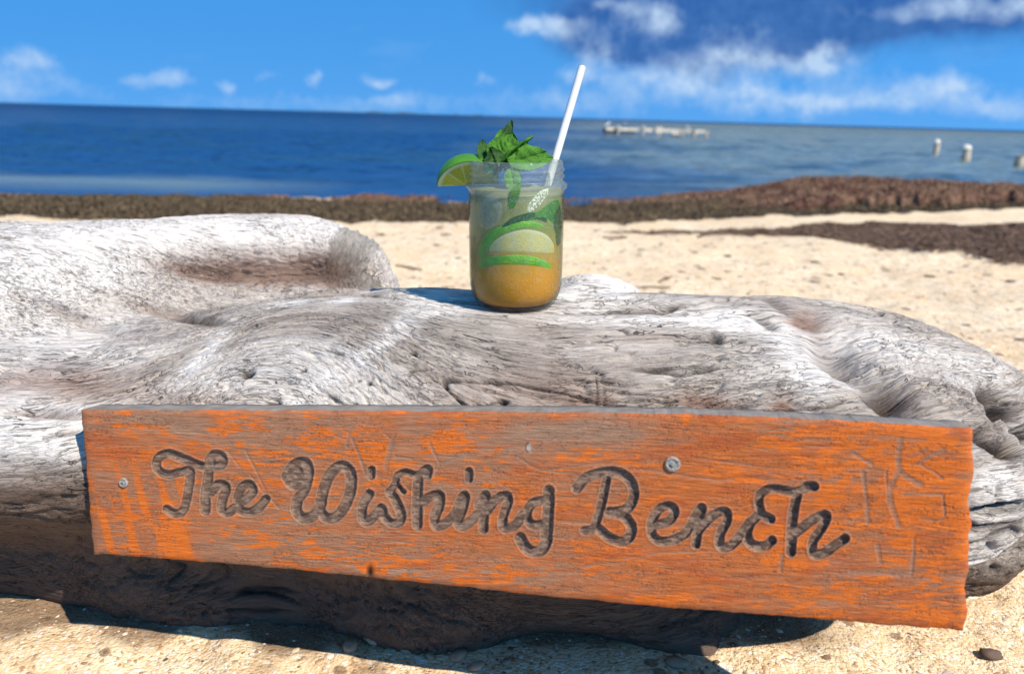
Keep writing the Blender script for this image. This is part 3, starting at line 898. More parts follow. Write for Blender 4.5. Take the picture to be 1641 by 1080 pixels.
# paint: worn stain over brown wood, flakes of brighter orange left in places
lowf = fbm(BX * 0.008, BY * 0.018 + 3, oct=5, gain=0.6)


def pe(cx, cy, rx, ry):
    return np.exp(-((BX - cx) / rx) ** 2 - ((BY - cy) / ry) ** 2)


keep = 0.36 + 0.44 * sstep(600, 1200, BX) - 0.22 * sstep(80, 0, BY - tpv + 20) * sstep(1250, 700, BX)
keep = keep + 0.22 * pe(1050, 800, 220, 60) + 0.25 * pe(1500, 760, 70, 90) - 0.35 * pe(1400, 940, 220, 34) - 0.42 * pe(960, 690, 130, 18) - 0.3 * pe(750, 680, 260, 14)
keep = keep - 0.36 * pe(560, 890, 280, 26) - 0.30 * pe(300, 700, 120, 26) - 0.25 * pe(900, 930, 200, 22) + 0.18 * pe(180, 740, 50, 60) - 0.16 * pe(380, 840, 120, 60)
stainf = np.clip(keep + 2.3 * (lowf - 0.5) + 1.2 * (grain_f - 0.5), 0, 1)
flk_n = 0.6 * fbm(BX * 0.020, BY * 0.07 + 11, oct=6, gain=0.68) + 0.4 * fbm(BX * 0.05, BY * 0.20 + 3, oct=4, gain=0.6)
fl_bias = 0.08 * sstep(1100, 1300, BX) + 0.10 * pe(520, 700, 160, 22) + 0.12 * pe(700, 720, 120, 14) + 0.13 * pe(1400, 692, 130, 9) + 0.10 * pe(680, 905, 200, 34) + 0.10 * pe(1480, 770, 90, 90) + 0.12 * pe(1050, 960, 60, 10) + 0.08 * pe(950, 730, 130, 18)
drip = sstep(0.50, 0.60, fbm((BX - 0.25 * BY) * 0.075, BY * 0.008, oct=4)) * (sstep(345, 320, BX) * sstep(700, 800, BY))
flake = sstep(0.585, 0.625, flk_n + fl_bias - 0.10 * pe(960, 690, 140, 20))
flake = np.maximum(flake, drip)
flake = np.maximum(flake, sstep(0.5, 0.6, fbm(BX * 0.03, BY * 0.03 + 1, oct=3)) * sstep(200, 150, BX) * sstep(780, 680, BY) * 0.8)
flake = flake * (1 - 0.8 * hairline) * (1 - scr) * (1 - groove)
c_bare = np.array([0.330, 0.148, 0.076]); c_grey = np.array([0.315, 0.190, 0.120]); c_stain = np.array([0.475, 0.122, 0.022]); c_paint = np.array([0.640, 0.140, 0.010]); c_red = np.array([0.40, 0.075, 0.016])


def lerp(a, b, f):
    return a + (b - a) * f[..., None]


colr = np.broadcast_to(c_bare, BX.shape + (3,))
colr = lerp(colr, c_grey, 0.8 * np.clip(0.9 * pe(960, 690, 150, 22) + 0.7 * pe(760, 690, 260, 18) + 0.6 * pe(330, 690, 130, 24) + 0.7 * pe(720, 920, 160, 16) + 0.5 * sstep(0.55, 0.7, fbm(BX * 0.008 + 4, BY * 0.05, oct=4)), 0, 1))
colr = lerp(colr, c_stain, stainf * 0.92)
redz = sstep(0.54, 0.66, fbm(BX * 0.012 + 7, BY * 0.07, oct=4))
colr = lerp(colr, c_red, redz * 0.55 * stainf)
colr = lerp(colr, c_paint, flake * 0.95)
fine = fbm(BX * 0.07, BY * 0.9, oct=4)
colr = colr * (0.72 + 0.56 * fine)[..., None]
spk = sstep(0.66, 0.74, fbm(BX * 0.35, BY * 0.5, oct=2)) * sstep(0.45, 0.6, fbm(BX * 0.02 + 1, BY * 0.04, oct=2))
colr = lerp(colr, np.array([0.10, 0.045, 0.025]), spk * 0.55)
colr = lerp(colr, np.array([0.085, 0.045, 0.028]), hairline * 0.7)
colr = lerp(colr, np.array([0.27, 0.175, 0.12]), scr * 0.55 * (0.5 + fbm(BX * 0.05, BY * 0.05 + 4, oct=3)))
colr = lerp(colr, np.array([0.36, 0.27, 0.20]), edge * 0.35)
cut = lerp(np.broadcast_to(np.array([0.135, 0.080, 0.054]), BX.shape + (3,)), np.array([0.25, 0.165, 0.116]), sstep(0.36, 0.66, chis))
colr = lerp(colr, np.array([0.0, 0.0, 0.0]), groove * 0) * (1 - sstep(0.05, 0.35, groove))[..., None] + cut * sstep(0.05, 0.35, groove)[..., None]
colr = lerp(colr, np.array([0.03, 0.02, 0.015]), kn)
hole = pe(847, 717, 4.0, 6.0); colr = lerp(colr, np.array([0.42, 0.34, 0.28]), np.clip(hole * 1.6, 0, 1)); colr = lerp(colr, np.array([0.05, 0.03, 0.02]), np.exp(-((np.hypot((BX - 847) / 4.6, (BY - 717) / 7.5) - 1) / 0.2) ** 2) * (BX < 848))

# close the board: a rim and a back, 22 mm behind the face
TH = 0.022
rim = np.concatenate([np.arange(NU) * NV, (NU - 1) * NV + np.arange(1, NV), (np.arange(NU - 2, -1, -1)) * NV + NV - 1, np.arange(NV - 2, 0, -1)])
Vb = PB.reshape(-1, 3)
bn = np.cross(PB[-1, 0] - PB[0, 0], PB[0, -1] - PB[0, 0]); bn /= np.linalg.norm(bn)
if bn @ (C0 - PB[NU // 2, NV // 2]) < 0:
    bn = -bn
steps = [0.004, 0.010, 0.016, TH]
rings = [Vb[rim] - bn * s for s in steps]
colb = colr.reshape(-1, 3)
nr = len(rim)
greyc = np.array([0.25, 0.215, 0.18])
rc = []
for k, s in enumerate(steps):
    rn = fbm(np.arange(nr) * 0.06, np.full(nr, k * 2.1), oct=3)
    rc.append(lerp(np.broadcast_to(greyc * 0.75, (nr, 3)), greyc * 1.5, rn))
    rings[k] = rings[k] + bn * 0.0030 * (rn - 0.5)[:, None]
VB = np.concatenate([Vb] + rings)
CB = np.concatenate([colb] + rc)
FB = [grid_faces(NU, NV)[:, ::-1]]
prev = rim
for k in range(len(steps)):
    cur = len(Vb) + k * nr + np.arange(nr)
    FB.append(np.stack([prev, np.roll(prev, -1), np.roll(cur, -1), cur], -1))
    prev = cur
# back sheet, strip by strip between the upper and the lower rim
top_i = len(Vb) + 3 * nr + np.arange(NU)
bot_i = len(Vb) + 3 * nr + (NU + NV - 2) + np.arange(NU)[::-1] * 1
bot_i = len(Vb) + 3 * nr + (NU - 1 + NV - 1) + (NU - 1 - np.arange(NU))
FB.append(np.stack([top_i[:-1], top_i[1:], bot_i[1:], bot_i[:-1]], -1))
m_board, t, p, out = principled('worn_orange_wood', rough=0.75, spec=0.25)
cc = t.attr('paint', 'Color')
ob = t.n('ShaderNodeTexCoord').outputs['Object']
f1 = t.noise(t.vscale(ob, (60, 60, 900), rot=(0, math.radians(-4), 0)), 1.0, 5, 0.65)
f2 = t.noise(ob, 1100, 2, 0.6)
cc = t.mix(0.42, cc, t.ramp(f1, [(0.30, 0.32), (0.70, 0.72)]), 'OVERLAY')
t.link(cc, p.inputs['Base Color'])
hgt = t.math('ADD', f1, t.math('MULTIPLY', f2, 0.5))
t.link(t.bump(hgt, 0.8, 0.0012), p.inputs['Normal'])
board = mesh_np('sign_board', VB, np.concatenate(FB), m_board, colors={'paint': CB})
tag(board, 'long worn orange wooden sign carved with The Wishing Bench, fixed to the log', 'sign')


def board_point(px_, py_):
    i = np.argmin((BX - px_) ** 2 + (BY - py_) ** 2)
    return PB.reshape(-1, 3)[i]


m_zinc, t, p, out = principled('galvanised_steel', (0.42, 0.42, 0.40), 0.5, 0.5)
p.inputs['Metallic'].default_value = 0.2
p.inputs['Roughness'].default_value = 0.75
nz_ = t.noise(t.n('ShaderNodeTexCoord').outputs['Object'], 900, 3)
t.link(t.ramp(nz_, [(0.35, (0.10, 0.085, 0.065)), (0.6, (0.27, 0.26, 0.24))]), p.inputs['Base Color'])
for (sx_, sy_, rad, lab) in [(1078, 743, 0.0050, 'grey screw head above the letter e'), (199, 773, 0.0036, 'small dull nail head at the left end')]:
    c = board_point(sx_, sy_)
    V, Fc = lathe([(0.0001, 0.0016), (0.0018, 0.0016), (0.0022, 0.0008), (0.0030, 0.0009), (0.0040, 0.0018), (0.0050, 0.0015), (0.0054, 0.0003), (0.0050, -0.003)], 20)
    V = V * (rad / 0.0054)
    # turn the head's axis to the face of the board
    zq = Vector(bn).to_track_quat('Z', 'Y').to_matrix()
    V = V @ np.array(zq).T + c + bn * 0.0005
    s = mesh_np('screw', V, Fc, m_zinc, parent=board)
    s['label'] = lab

# ---------------------------------------------------------------- the drink
JD = 0.700
JB = np.array([0.0025, 0.6845, 0.2665])                     # centre of the jar's base on the log
tilt = Matrix.Rotation(math.radians(-1.2), 4, 'Y')
JM = Matrix.Translation(Vector(JB)) @ tilt


def jar_pt(px_, py_, r, front=True):
    """a point inside the jar on a cylinder of radius r, by photo position, in jar coordinates"""
    s = np.clip((np.asarray(px_, float) - 824.5) / 74.5 * 0.0418 / r, -0.999, 0.999)
    a = np.arcsin(s)
    zz = (491 - np.asarray(py_, float)) * 0.000555
    return np.stack([r * np.sin(a), -r * np.cos(a) * (1 if front else -1), zz], -1)


def in_jar(o):
    o.matrix_world = JM
    return o


# jar
prof = [(0.0001, 0.0035), (0.020, 0.003), (0.028, 0.0008), (0.0315, 0.0002), (0.0345, 0.0016), (0.0375, 0.006), (0.0398, 0.0115), (0.0411, 0.018), (0.0416, 0.026), (0.0417, 0.045), (0.0418, 0.070), (0.0419, 0.090), (0.0419, 0.0985),
        (0.0416, 0.1015), (0.0421, 0.1030), (0.0438, 0.1042), (0.0444, 0.1060), (0.0438, 0.1078), (0.0418, 0.1090), (0.0406, 0.1102)]
zt = np.linspace(0.111, 0.1215, 12)
prof += [(0.0404, zz) for zz in zt]
prof += [(0.0403, 0.1228), (0.0402, 0.1255), (0.0397, 0.1268), (0.0389, 0.1272), (0.0381, 0.1266), (0.0378, 0.125), (0.0384, 0.111), (0.0398, 0.104), (0.0409, 0.099), (0.0410, 0.090), (0.0409, 0.03), (0.0403, 0.018), (0.0388, 0.0115), (0.0365, 0.0062), (0.032, 0.0035), (0.020, 0.0045), (0.0001, 0.005)]
N = 120
V, Fj = lathe(prof, N)
V = V.reshape(len(prof), N, 3)
tha = np.linspace(0, 2 * math.pi, N, endpoint=False)
for i, zz in enumerate(zt):                                  # the screw thread climbs round the neck
    k = 20 + i
    h = ((zz - 0.1115) / 0.0055 - tha / (2 * math.pi)) % 1.0
    bumpr = 0.0018 * np.exp(-((h - 0.5) / 0.2) ** 2)
    V[k, :, 0] += bumpr * np.cos(tha); V[k, :, 1] += bumpr * np.sin(tha)
m_glass, t, p0, out = principled('jar_glass', rough=0.05)
lw = t.n('ShaderNodeLayerWeight'); lw.inputs['Blend'].default_value = 0.5
ob = t.n('ShaderNodeTexCoord').outputs['Object']
vd = t.n('ShaderNodeTexVoronoi'); t.link(ob, vd.inputs['Vector']); vd.inputs['Scale'].default_value = 620
drop = t.ramp(vd.outputs['Distance'], [(0.15, 1), (0.45, 0)])
wob = t.noise(t.vscale(ob, (60, 60, 40)), 1.0, 3)
nrm = t.bump(t.math('ADD', t.math('MULTIPLY', drop, 0.3), t.math('MULTIPLY', wob, 1.5)), 0.5, 0.0010)
t.link(nrm, lw.inputs['Normal'])
fre = t.math('MULTIPLY_ADD', t.math('POWER', lw.outputs['Facing'], 3.5), 0.42, 0.020)
tr = t.n('ShaderNodeBsdfTransparent'); t.link(t.mix(t.math('POWER', lw.outputs['Facing'], 2.5), (0.985, 0.99, 0.98), (0.50, 0.56, 0.44)), tr.inputs[0])
gl = t.n('ShaderNodeBsdfGlossy'); gl.inputs['Roughness'].default_value = 0.06; t.link(nrm, gl.inputs['Normal'])
mx = t.n('ShaderNodeMixShader'); t.link(fre, mx.inputs[0]); t.link(tr.outputs[0], mx.inputs[1]); t.link(gl.outputs[0], mx.inputs[2])
# fine mist of condensation on the cold glass
df = t.n('ShaderNodeBsdfTranslucent'); df.inputs[0].default_value = (0.80, 0.82, 0.76, 1)
df2 = t.n('ShaderNodeBsdfDiffuse'); df2.inputs[0].default_value = (0.80, 0.82, 0.76, 1)
dm = t.n('ShaderNodeMixShader'); dm.inputs[0].default_value = 0.5; t.link(df.outputs[0], dm.inputs[1]); t.link(df2.outputs[0], dm.inputs[2])
mist = t.math('MULTIPLY_ADD', t.ramp(t.noise(ob, 70, 6, 0.7), [(0.45, 0), (0.75, 1)]), 0.03, 0.0)
vc = t.n('ShaderNodeSeparateColor'); t.link(vd.outputs['Color'], vc.inputs[0])
spz = t.n('ShaderNodeSeparateXYZ'); t.link(ob, spz.inputs[0])
mist = t.math('ADD', mist, t.ramp(t.math('MULTIPLY', spz.outputs[2], 10.0), [(0.99, 0.0), (1.06, 0.075)]))
mist = t.math('ADD', mist, t.math('MULTIPLY', t.math('MULTIPLY', drop, t.ramp(vc.outputs[0], [(0.72, 0), (0.8, 1)])), 0.22))
mx2 = t.n('ShaderNodeMixShader'); t.link(mist, mx2.inputs[0]); t.link(mx.outputs[0], mx2.inputs[1]); t.link(dm.outputs[0], mx2.inputs[2])
t.t.nodes.remove(p0)
t.link(mx2.outputs[0], out.inputs[0])
jar = in_jar(mesh_np('glass_jar', V.reshape(-1, 3), Fj, m_glass))
tag(jar, 'clear glass mason jar with screw thread neck standing on top of the driftwood', 'jar')

# the drink itself
lv = 0.1035
pl = [(0.0001, 0.0056), (0.020, 0.0050), (0.0315, 0.0040), (0.0360, 0.0068), (0.0383, 0.0122), (0.0397, 0.0185), (0.0402, 0.030), (0.0403, 0.05), (0.0403, 0.07), (0.0403, 0.09), (0.0400, 0.098), (0.0388, lv), (0.03, lv - 0.0006), (0.0001, lv - 0.0006)]
V, Fl = lathe(pl, 72)
m_liq, t, p0, out = principled('iced_cocktail', rough=0.15)
ob = t.n('ShaderNodeTexCoord').outputs['Object']
sp = t.n('ShaderNodeSeparateXYZ'); t.link(ob, sp.inputs[0])
hz = t.math('ADD', t.math('DIVIDE', sp.outputs[2], 0.11), t.math('MULTIPLY', t.math('SUBTRACT', t.noise(ob, 45, 4), 0.5), 0.16))
col = t.ramp(hz, [(0.05, (0.54, 0.215, 0.010)), (0.30, (0.57, 0.265, 0.020)), (0.48, (0.40, 0.29, 0.050)), (0.66, (0.28, 0.29, 0.070)), (0.95, (0.32, 0.33, 0.15))])
p0.inputs['Roughness'].default_value = 0.4
p0.inputs['Specular IOR Level'].default_value = 0.1
t.link(col, p0.inputs['Base Color'])
tl = t.n('ShaderNodeBsdfTranslucent'); t.link(col, tl.inputs[0])
m1 = t.n('ShaderNodeMixShader'); m1.inputs[0].default_value = 0.12; t.link(p0.outputs[0], m1.inputs[1]); t.link(tl.outputs[0], m1.inputs[2])
tp_ = t.n('ShaderNodeBsdfTransparent'); t.link(t.mix(0.5, col, (1, 1, 1)), tp_.inputs[0])
m2 = t.n('ShaderNodeMixShader'); t.link(t.ramp(hz, [(0.10, 0.06), (0.60, 0.34), (1.0, 0.48)]), m2.inputs[0]); t.link(m1.outputs[0], m2.inputs[1]); t.link(tp_.outputs[0], m2.inputs[2])
t.link(m2.outputs[0], out.inputs[0])
liq = in_jar(mesh_np('iced_drink', V, Fl, m_liq))
tag(liq, 'amber drink fading to cloudy pale green at the top, inside the jar', 'drink')


def leafy(name, base, tipc, spread=0.35, rough=0.45, bumpscale=1500, bd=0.0008):
    m, t, p, out = principled(name, base, rough, 0.35)
    ob = t.n('ShaderNodeTexCoord').outputs['Object']
    n_ = t.noise(ob, 160, 4, 0.6)
    vo = t.n('ShaderNodeTexVoronoi'); t.link(ob, vo.inputs['Vector']); vo.inputs['Scale'].default_value = bumpscale
    c = t.mix(t.ramp(n_, [(0.3, 0), (0.7, 1)]), base, tipc)
    c = t.mix(t.ramp(vo.outputs['Distance'], [(0.05, 0.0), (0.6, 0.55)]), c, tuple(q * 0.35 for q in base))
    t.link(c, p.inputs['Base Color'])
    t.link(t.bump(t.math('SUBTRACT', 1.0, vo.outputs['Distance']), 0.8, bd), p.inputs['Normal'])
    tl = t.n('ShaderNodeBsdfTranslucent'); t.link(t.mix(1.0, c, (1.2, 1.5, 0.6), 'MULTIPLY'), tl.inputs[0])
    mx = t.n('ShaderNodeMixShader'); mx.inputs[0].default_value = spread
    t.link(p.outputs[0], mx.inputs[1]); t.link(tl.outputs[0], mx.inputs[2]); t.link(mx.outputs[0], out.inputs[0])
    return m


m_mint = leafy('mint_leaf', (0.085, 0.29, 0.020), (0.16, 0.44, 0.035))
m_mint_dark = leafy('mint_leaf_shaded', (0.032, 0.13, 0.014), (0.07, 0.22, 0.022), 0.2)  # darker mint copy: the backlit look of the tall leaf painted in
m_stem = leafy('mint_stem', (0.10, 0.22, 0.04), (0.17, 0.32, 0.06), 0.1)
m_rind = leafy('lime_rind', (0.075, 0.28, 0.010), (0.13, 0.40, 0.016), 0.10, 0.35, 1400, 0.0004)


def flesh_mat(name, fl, fl2):
    m, t, p, out = principled(name, fl, 0.25, 0.5)
    r_ = t.attr('rho'); a_ = t.attr('ang')
    ob = t.n('ShaderNodeTexCoord').outputs['Object']
    ves = t.noise(ob, 700, 4, 0.6)
    c = t.mix(t.ramp(ves, [(0.35, 0), (0.65, 1)]), fl, fl2)
    seg = t.math('ABSOLUTE', t.math('SUBTRACT', t.math('FRACT', t.math('MULTIPLY', a_, 1.0)), 0.5))
    c = t.mix(t.math('MULTIPLY', t.ramp(seg, [(0.40, 0), (0.48, 1)]), 0.9), c, (0.72, 0.74, 0.45))
    c = t.mix(t.ramp(r_, [(0.80, 0), (0.88, 1)]), c, (0.78, 0.80, 0.48))
    c = t.mix(t.ramp(r_, [(0.955, 0), (0.985, 1)]), c, (0.10, 0.30, 0.02))
    t.link(c, p.inputs['Base Color'])
    t.link(t.bump(ves, 0.5, 0.0005), p.inputs['Normal'])
    tl = t.n('ShaderNodeBsdfTranslucent'); t.link(c, tl.inputs[0])
    mx = t.n('ShaderNodeMixShader'); mx.inputs[0].default_value = 0.4
    t.link(p.outputs[0], mx.inputs[1]); t.link(tl.outputs[0], mx.inputs[2]); t.link(mx.outputs[0], out.inputs[0])
    return m


m_flesh = flesh_mat('lime_flesh', (0.44, 0.47, 0.035), (0.66, 0.64, 0.10))
m_flesh2 = flesh_mat('lime_flesh_pale', (0.74, 0.68, 0.20), (0.88, 0.82, 0.34))
m_rind_wet = leafy('wet_lime_rind', (0.13, 0.40, 0.008), (0.24, 0.56, 0.014), 0.10, 0.25, 1400, 0.0005)


def lime_wedge(name, a, b, phi0, phi1, mflesh):
    """a lengthwise wedge of a lime: long axis x, cut from angle phi0 to phi1 about it; > rind, flesh"""
    root = empty(name)
    ns, npn = 40, 12
    s = np.linspace(0, math.pi, ns); f = np.linspace(phi0, phi1, npn)
    S, Fp = np.meshgrid(s, f, indexing='ij')
    sn = np.sin(S) ** 0.85
    X_ = -a * np.cos(S) * (1 + 0.06 * np.abs(np.cos(S)) ** 6)
    V = np.stack([X_, b * sn * np.cos(Fp), b * sn * np.sin(Fp)], -1).reshape(-1, 3)
    r = mesh_np('rind', V, grid_faces(ns, npn), m_rind, parent=root)
    VV, FF, rho, ang = [], [], [], []
    off = 0
    for ph, sgn in ((phi0, 1), (phi1, -1)):
        nr_ = 14
        q = np.linspace(0, 1, nr_)
        Sg, Q = np.meshgrid(s, q, indexing='ij')
        sn = np.sin(Sg) ** 0.85
        xx = -a * np.cos(Sg) * (1 + 0.06 * np.abs(np.cos(Sg)) ** 6) * (0.15 + 0.85 * Q)
        rr_ = b * sn * Q
        bul = 0.0006 * np.sin(math.pi * Q) * np.sin(Sg)
        dirn = np.array([0, math.cos(ph), math.sin(ph)]); nrmv = np.array([0, math.sin(ph), -math.cos(ph)]) * sgn
        V = np.stack([xx, 0 * xx, 0 * xx], -1) + rr_[..., None] * dirn + bul[..., None] * nrmv
        VV.append(V.reshape(-1, 3)); g_ = grid_faces(ns, nr_) + off
        FF.append(g_ if sgn > 0 else g_[:, ::-1]); off += ns * nr_
        rho.append(Q.ravel()); ang.append((Sg / math.pi * 5).ravel())
    mesh_np('flesh', np.concatenate(VV), np.concatenate(FF), mflesh, attrs={'rho': np.concatenate(rho), 'ang': np.concatenate(ang)}, parent=root)
    return root


wedge = lime_wedge('lime_wedge', 0.0265, 0.0275, math.radians(128), math.radians(62), m_flesh)
wc = unproject(750, 297, 0.690)
wedge.matrix_world = Matrix.Translation(Vector(wc)) @ Matrix.Rotation(math.radians(-3), 4, 'Y') @ Matrix.Rotation(math.radians(14), 4, 'Z')
tag(wedge, 'juicy lime wedge perched on the left rim of the jar', 'lime')


def wrapped(name, lower, upper, r, thick, mats, nu=36, nv=12, parent=None, rho=False):
    """a piece lying against the glass: outline given by a lower and an upper line, with a rounded body behind it"""
    def rs(l, n):
        l = np.array(smooth_line(l, 12)); d = np.concatenate([[0], np.cumsum(np.hypot(*np.diff(l, axis=0).T))]); q = np.linspace(0, d[-1], n)
        return np.stack([np.interp(q, d, l[:, 0]), np.interp(q, d, l[:, 1])], -1)
    lo, up = rs(lower, nu), rs(upper, nu)
    v = np.linspace(0, 1, nv)
    P = lo[:, None] * (1 - v)[None, :, None] + up[:, None] * v[None, :, None]
    A = np.linspace(0, 1, nu)[:, None] * np.ones((1, nv))
    prof_ = np.clip(4 * A * (1 - A), 0, 1) ** 0.4 * np.clip(4 * v * (1 - v), 0, 1)[None, :] ** 0.4
    Vf = jar_pt(P[..., 0], P[..., 1], r - thick * 0.25 * (1 - prof_))
    Vk = jar_pt(P[..., 0], P[..., 1], r - thick * (0.3 + 0.7 * prof_))
    VV = np.concatenate([Vf.reshape(-1, 3), Vk.reshape(-1, 3)])
    Fa = grid_faces(nu, nv); FF = np.concatenate([Fa, Fa[:, ::-1] + nu * nv])
    at = {}
    if rho:
        q = np.tile(np.maximum(v[None, :] * np.ones((nu, 1)), np.abs(2 * A - 1) ** 3 * 0.93).ravel(), 2); at = {'rho': q, 'ang': np.tile((A * 5).ravel(), 2)}
    o = mesh_np(name, VV, FF, mats, attrs=at, parent=parent)
    return o


# half slice of lime with the pale cut face towards us
half = empty('lime_half_slice')
wrapped('flesh', [(780, 398), (800, 396), (835, 396), (868, 399), (885, 403)], [(779, 396), (792, 376), (815, 362), (842, 357), (868, 365), (882, 382), (887, 401)], 0.0408, 0.004, m_flesh2, parent=half, rho=True)
wrapped('rind', [(782, 432), (784, 404), (795, 378), (816, 364), (842, 359), (866, 365), (880, 376)], [(756, 430), (760, 396), (778, 366), (810, 350), (842, 343), (870, 349), (887, 366)], 0.0406, 0.005, m_rind_wet, parent=half)
tag(half, 'pale half slice of lime, cut face forward, pressed against the jar glass', 'lime')
in_jar(half)
cres = empty('lime_peel')
wrapped('rind', [(760, 437), (778, 422), (800, 415), (830, 414), (858, 418), (876, 425), (885, 432)], [(758, 412), (776, 402), (800, 399), (830, 396), (858, 402), (876, 412), (886, 426)], 0.0408, 0.005, m_rind_wet, parent=cres)
tag(cres, 'green lime peel curving against the glass below the pale half slice', 'lime')
in_jar(cres)

# ice
m_ice, t, p0, out = principled('cloudy_ice', (0.80, 0.78, 0.68), 0.12, 0.5)
ob = t.n('ShaderNodeTexCoord').outputs['Object']
tr = t.n('ShaderNodeBsdfTransparent'); tr.inputs[0].default_value = (0.95, 0.97, 0.95, 1)
t.link(t.bump(t.noise(ob, 240, 4), 0.7, 0.001), p0.inputs['Normal'])
mx = t.n('ShaderNodeMixShader'); t.link(t.ramp(t.noise(ob, 110, 4, 0.65), [(0.3, 0.95), (0.75, 0.62)]), mx.inputs[0])
t.link(p0.outputs[0], mx.inputs[1]); t.link(tr.outputs[0], mx.inputs[2]); t.link(mx.outputs[0], out.inputs[0])
m_frost, t, p0, out = principled('crushed_ice', (0.62, 0.66, 0.50), 0.3, 0.5)
ob = t.n('ShaderNodeTexCoord').outputs['Object']
tr = t.n('ShaderNodeBsdfTransparent')
fz = t.noise(ob, 620, 3, 0.7)
t.link(t.bump(fz, 0.8, 0.001), p0.inputs['Normal'])
mx = t.n('ShaderNodeMixShader'); t.link(t.ramp(fz, [(0.42, 0.95), (0.58, 0.1)]), mx.inputs[0])
t.link(p0.outputs[0], mx.inputs[1]); t.link(tr.outputs[0], mx.inputs[2]); t.link(mx.outputs[0], out.inputs[0])
for k, (lo, up, lab) in enumerate([
        ([(757, 392), (775, 376), (800, 364), (806, 350)], [(754, 310), (772, 306), (800, 306), (818, 310)], 'large clear ice chunk at the left of the jar'),
        ([(828, 344), (845, 340), (862, 326), (874, 306)], [(836, 322), (848, 312), (860, 303), (872, 300)], 'frosty crushed ice in the upper right of the jar')]):
    o = wrapped('ice_chunk', lo, up, 0.0407, 0.010, (m_ice, m_frost)[k])
    tag(o, lab, 'ice'); in_jar(o)

# mint leaves inside the drink
for k, (lo, up, mt, lab) in enumerate([
        ([(884, 360), (874, 348), (862, 344), (846, 346), (838, 348)], [(893, 325), (884, 318), (868, 326), (852, 336), (838, 346)], m_mint, 'broad green mint leaf pressed against the right of the jar glass'),
        ([(814, 330), (822, 326), (828, 312), (832, 296)], [(812, 322), (814, 306), (820, 296), (830, 290)], m_mint, 'small bright mint leaf standing just below the jar neck'),
        ([(800, 362), (820, 352), (850, 345), (872, 352)], [(802, 356), (818, 342), (846, 334), (870, 338)], m_mint_dark, 'dark mint leaf lying above the lime half slice'),
        ([(887, 392), (884, 372), (880, 352), (876, 336)], [(895, 388), (896, 366), (895, 342), (890, 322)], m_mint_dark, 'narrow dark mint leaf along the right side of the jar')]):
    o = wrapped('mint_leaf', lo, up, 0.0407, 0.002, mt)
    tag(o, lab, 'mint leaf'); in_jar(o)


def mint_leaf(name, base, tip, side, width, fold, curl, mat, parent, nu=44, nv=23):
    """one serrated, quilted leaf from base to tip; side = direction across the blade"""
    base = np.array(base); tip = np.array(tip)
    ax = tip - base; L = np.linalg.norm(ax); ax = ax / L
    sd = np.array(side, float); sd = sd - ax * (sd @ ax); sd /= np.linalg.norm(sd)
    nm = np.cross(ax, sd)
    u = np.linspace(0, 1, nu); v = np.linspace(-1, 1, nv)
    Ug, Vg = np.meshgrid(u, v, indexing='ij')
    prof_ = np.sin(math.pi * np.clip(Ug, 0, 1) ** 0.72) ** 0.8
    ser = 1 + 0.085 * (1 - 2 * np.abs(((Ug * 11) % 1.0) - 0.5)) * np.abs(Vg) ** 3
    wd = width * prof_ * ser * Vg
    vein = np.abs((((Ug - 0.45 * np.abs(Vg)) * 7.0) % 1.0) - 0.5) * 2
    quilt = 0.045 * width * (1 - vein ** 3) * (1 - (np.abs(Vg)) ** 4) * np.minimum(1, np.abs(Vg) * 5)
    zz = fold * width * np.abs(Vg) * prof_ + curl * L * (Ug ** 2) + quilt * 3.4
    zz += 0.03 * width * np.sin(Ug * 19 + Vg * 4)
    P = base + Ug[..., None] * L * ax + wd[..., None] * sd + zz[..., None] * nm
    V1 = P.reshape(-1, 3); V2 = V1 - nm * 0.0004
    Fa = grid_faces(nu, nv)
    return mesh_np(name, np.concatenate([V1, V2]), np.concatenate([Fa, Fa[:, ::-1] + nu * nv]), mat, parent=parent)


sprig = empty('mint_sprig')
P_ = lambda x_, y_, d_: unproject(x_, y_, d_)
R_ = Rv
mint_leaf('leaf', P_(776, 268, .690), P_(817, 189, .700), -0.6 * Fv + 0.8 * Rv + 0.2 * Uv, 0.0135, 0.25, 0.06, m_mint_dark, sprig)
mint_leaf('leaf', P_(780, 266, .676), P_(771, 228, .690), Rv + 0.5 * Fv, 0.0080, -0.3, -0.1, m_mint_dark, sprig)
mint_leaf('leaf', P_(800, 268, .680), P_(822, 212, .678), Rv + 0.35 * Uv, 0.0155, -0.25, 0.05, m_mint, sprig)
mint_leaf('leaf', P_(802, 264, .676), P_(852, 217, .684), -0.75 * Rv - 0.6 * Uv + 0.2 * Fv, 0.0125, 0.25, -0.05, m_mint, sprig)
mint_leaf('leaf', P_(812, 258, .672), P_(888, 250, .682), Fv * 0.35 + 0.95 * Uv, 0.0125, 0.25, -0.10, m_mint, sprig)
mint_leaf('leaf', P_(806, 270, .684), P_(778, 258, .662), Rv * 0.3 + 0.9 * Uv, 0.0095, 0.3, 0.1, m_mint_dark, sprig)
mint_leaf('leaf', P_(812, 268, .690), P_(868, 238, .705), Uv + 0.2 * Rv, 0.010, 0.2, 0.0, m_mint, sprig)
mint_leaf('leaf', P_(808, 266, .682), P_(832, 240, .672), Uv - 0.7 * Rv, 0.006, 0.5, 0.0, m_mint, sprig)
mint_leaf('leaf', P_(802, 266, .690), P_(806, 204, .702), 0.8 * Rv + 0.5 * Fv, 0.0085, 0.3, 0.08, m_mint, sprig)
mint_leaf('leaf', P_(814, 264, .694), P_(846, 224, .706), 0.7 * Rv - 0.6 * Uv, 0.0100, 0.25, 0.05, m_mint_dark, sprig)
mint_leaf('leaf', P_(822, 262, .676), P_(876, 244, .676), 0.3 * Rv + 0.9 * Uv, 0.0090, 0.35, 0.06, m_mint, sprig)
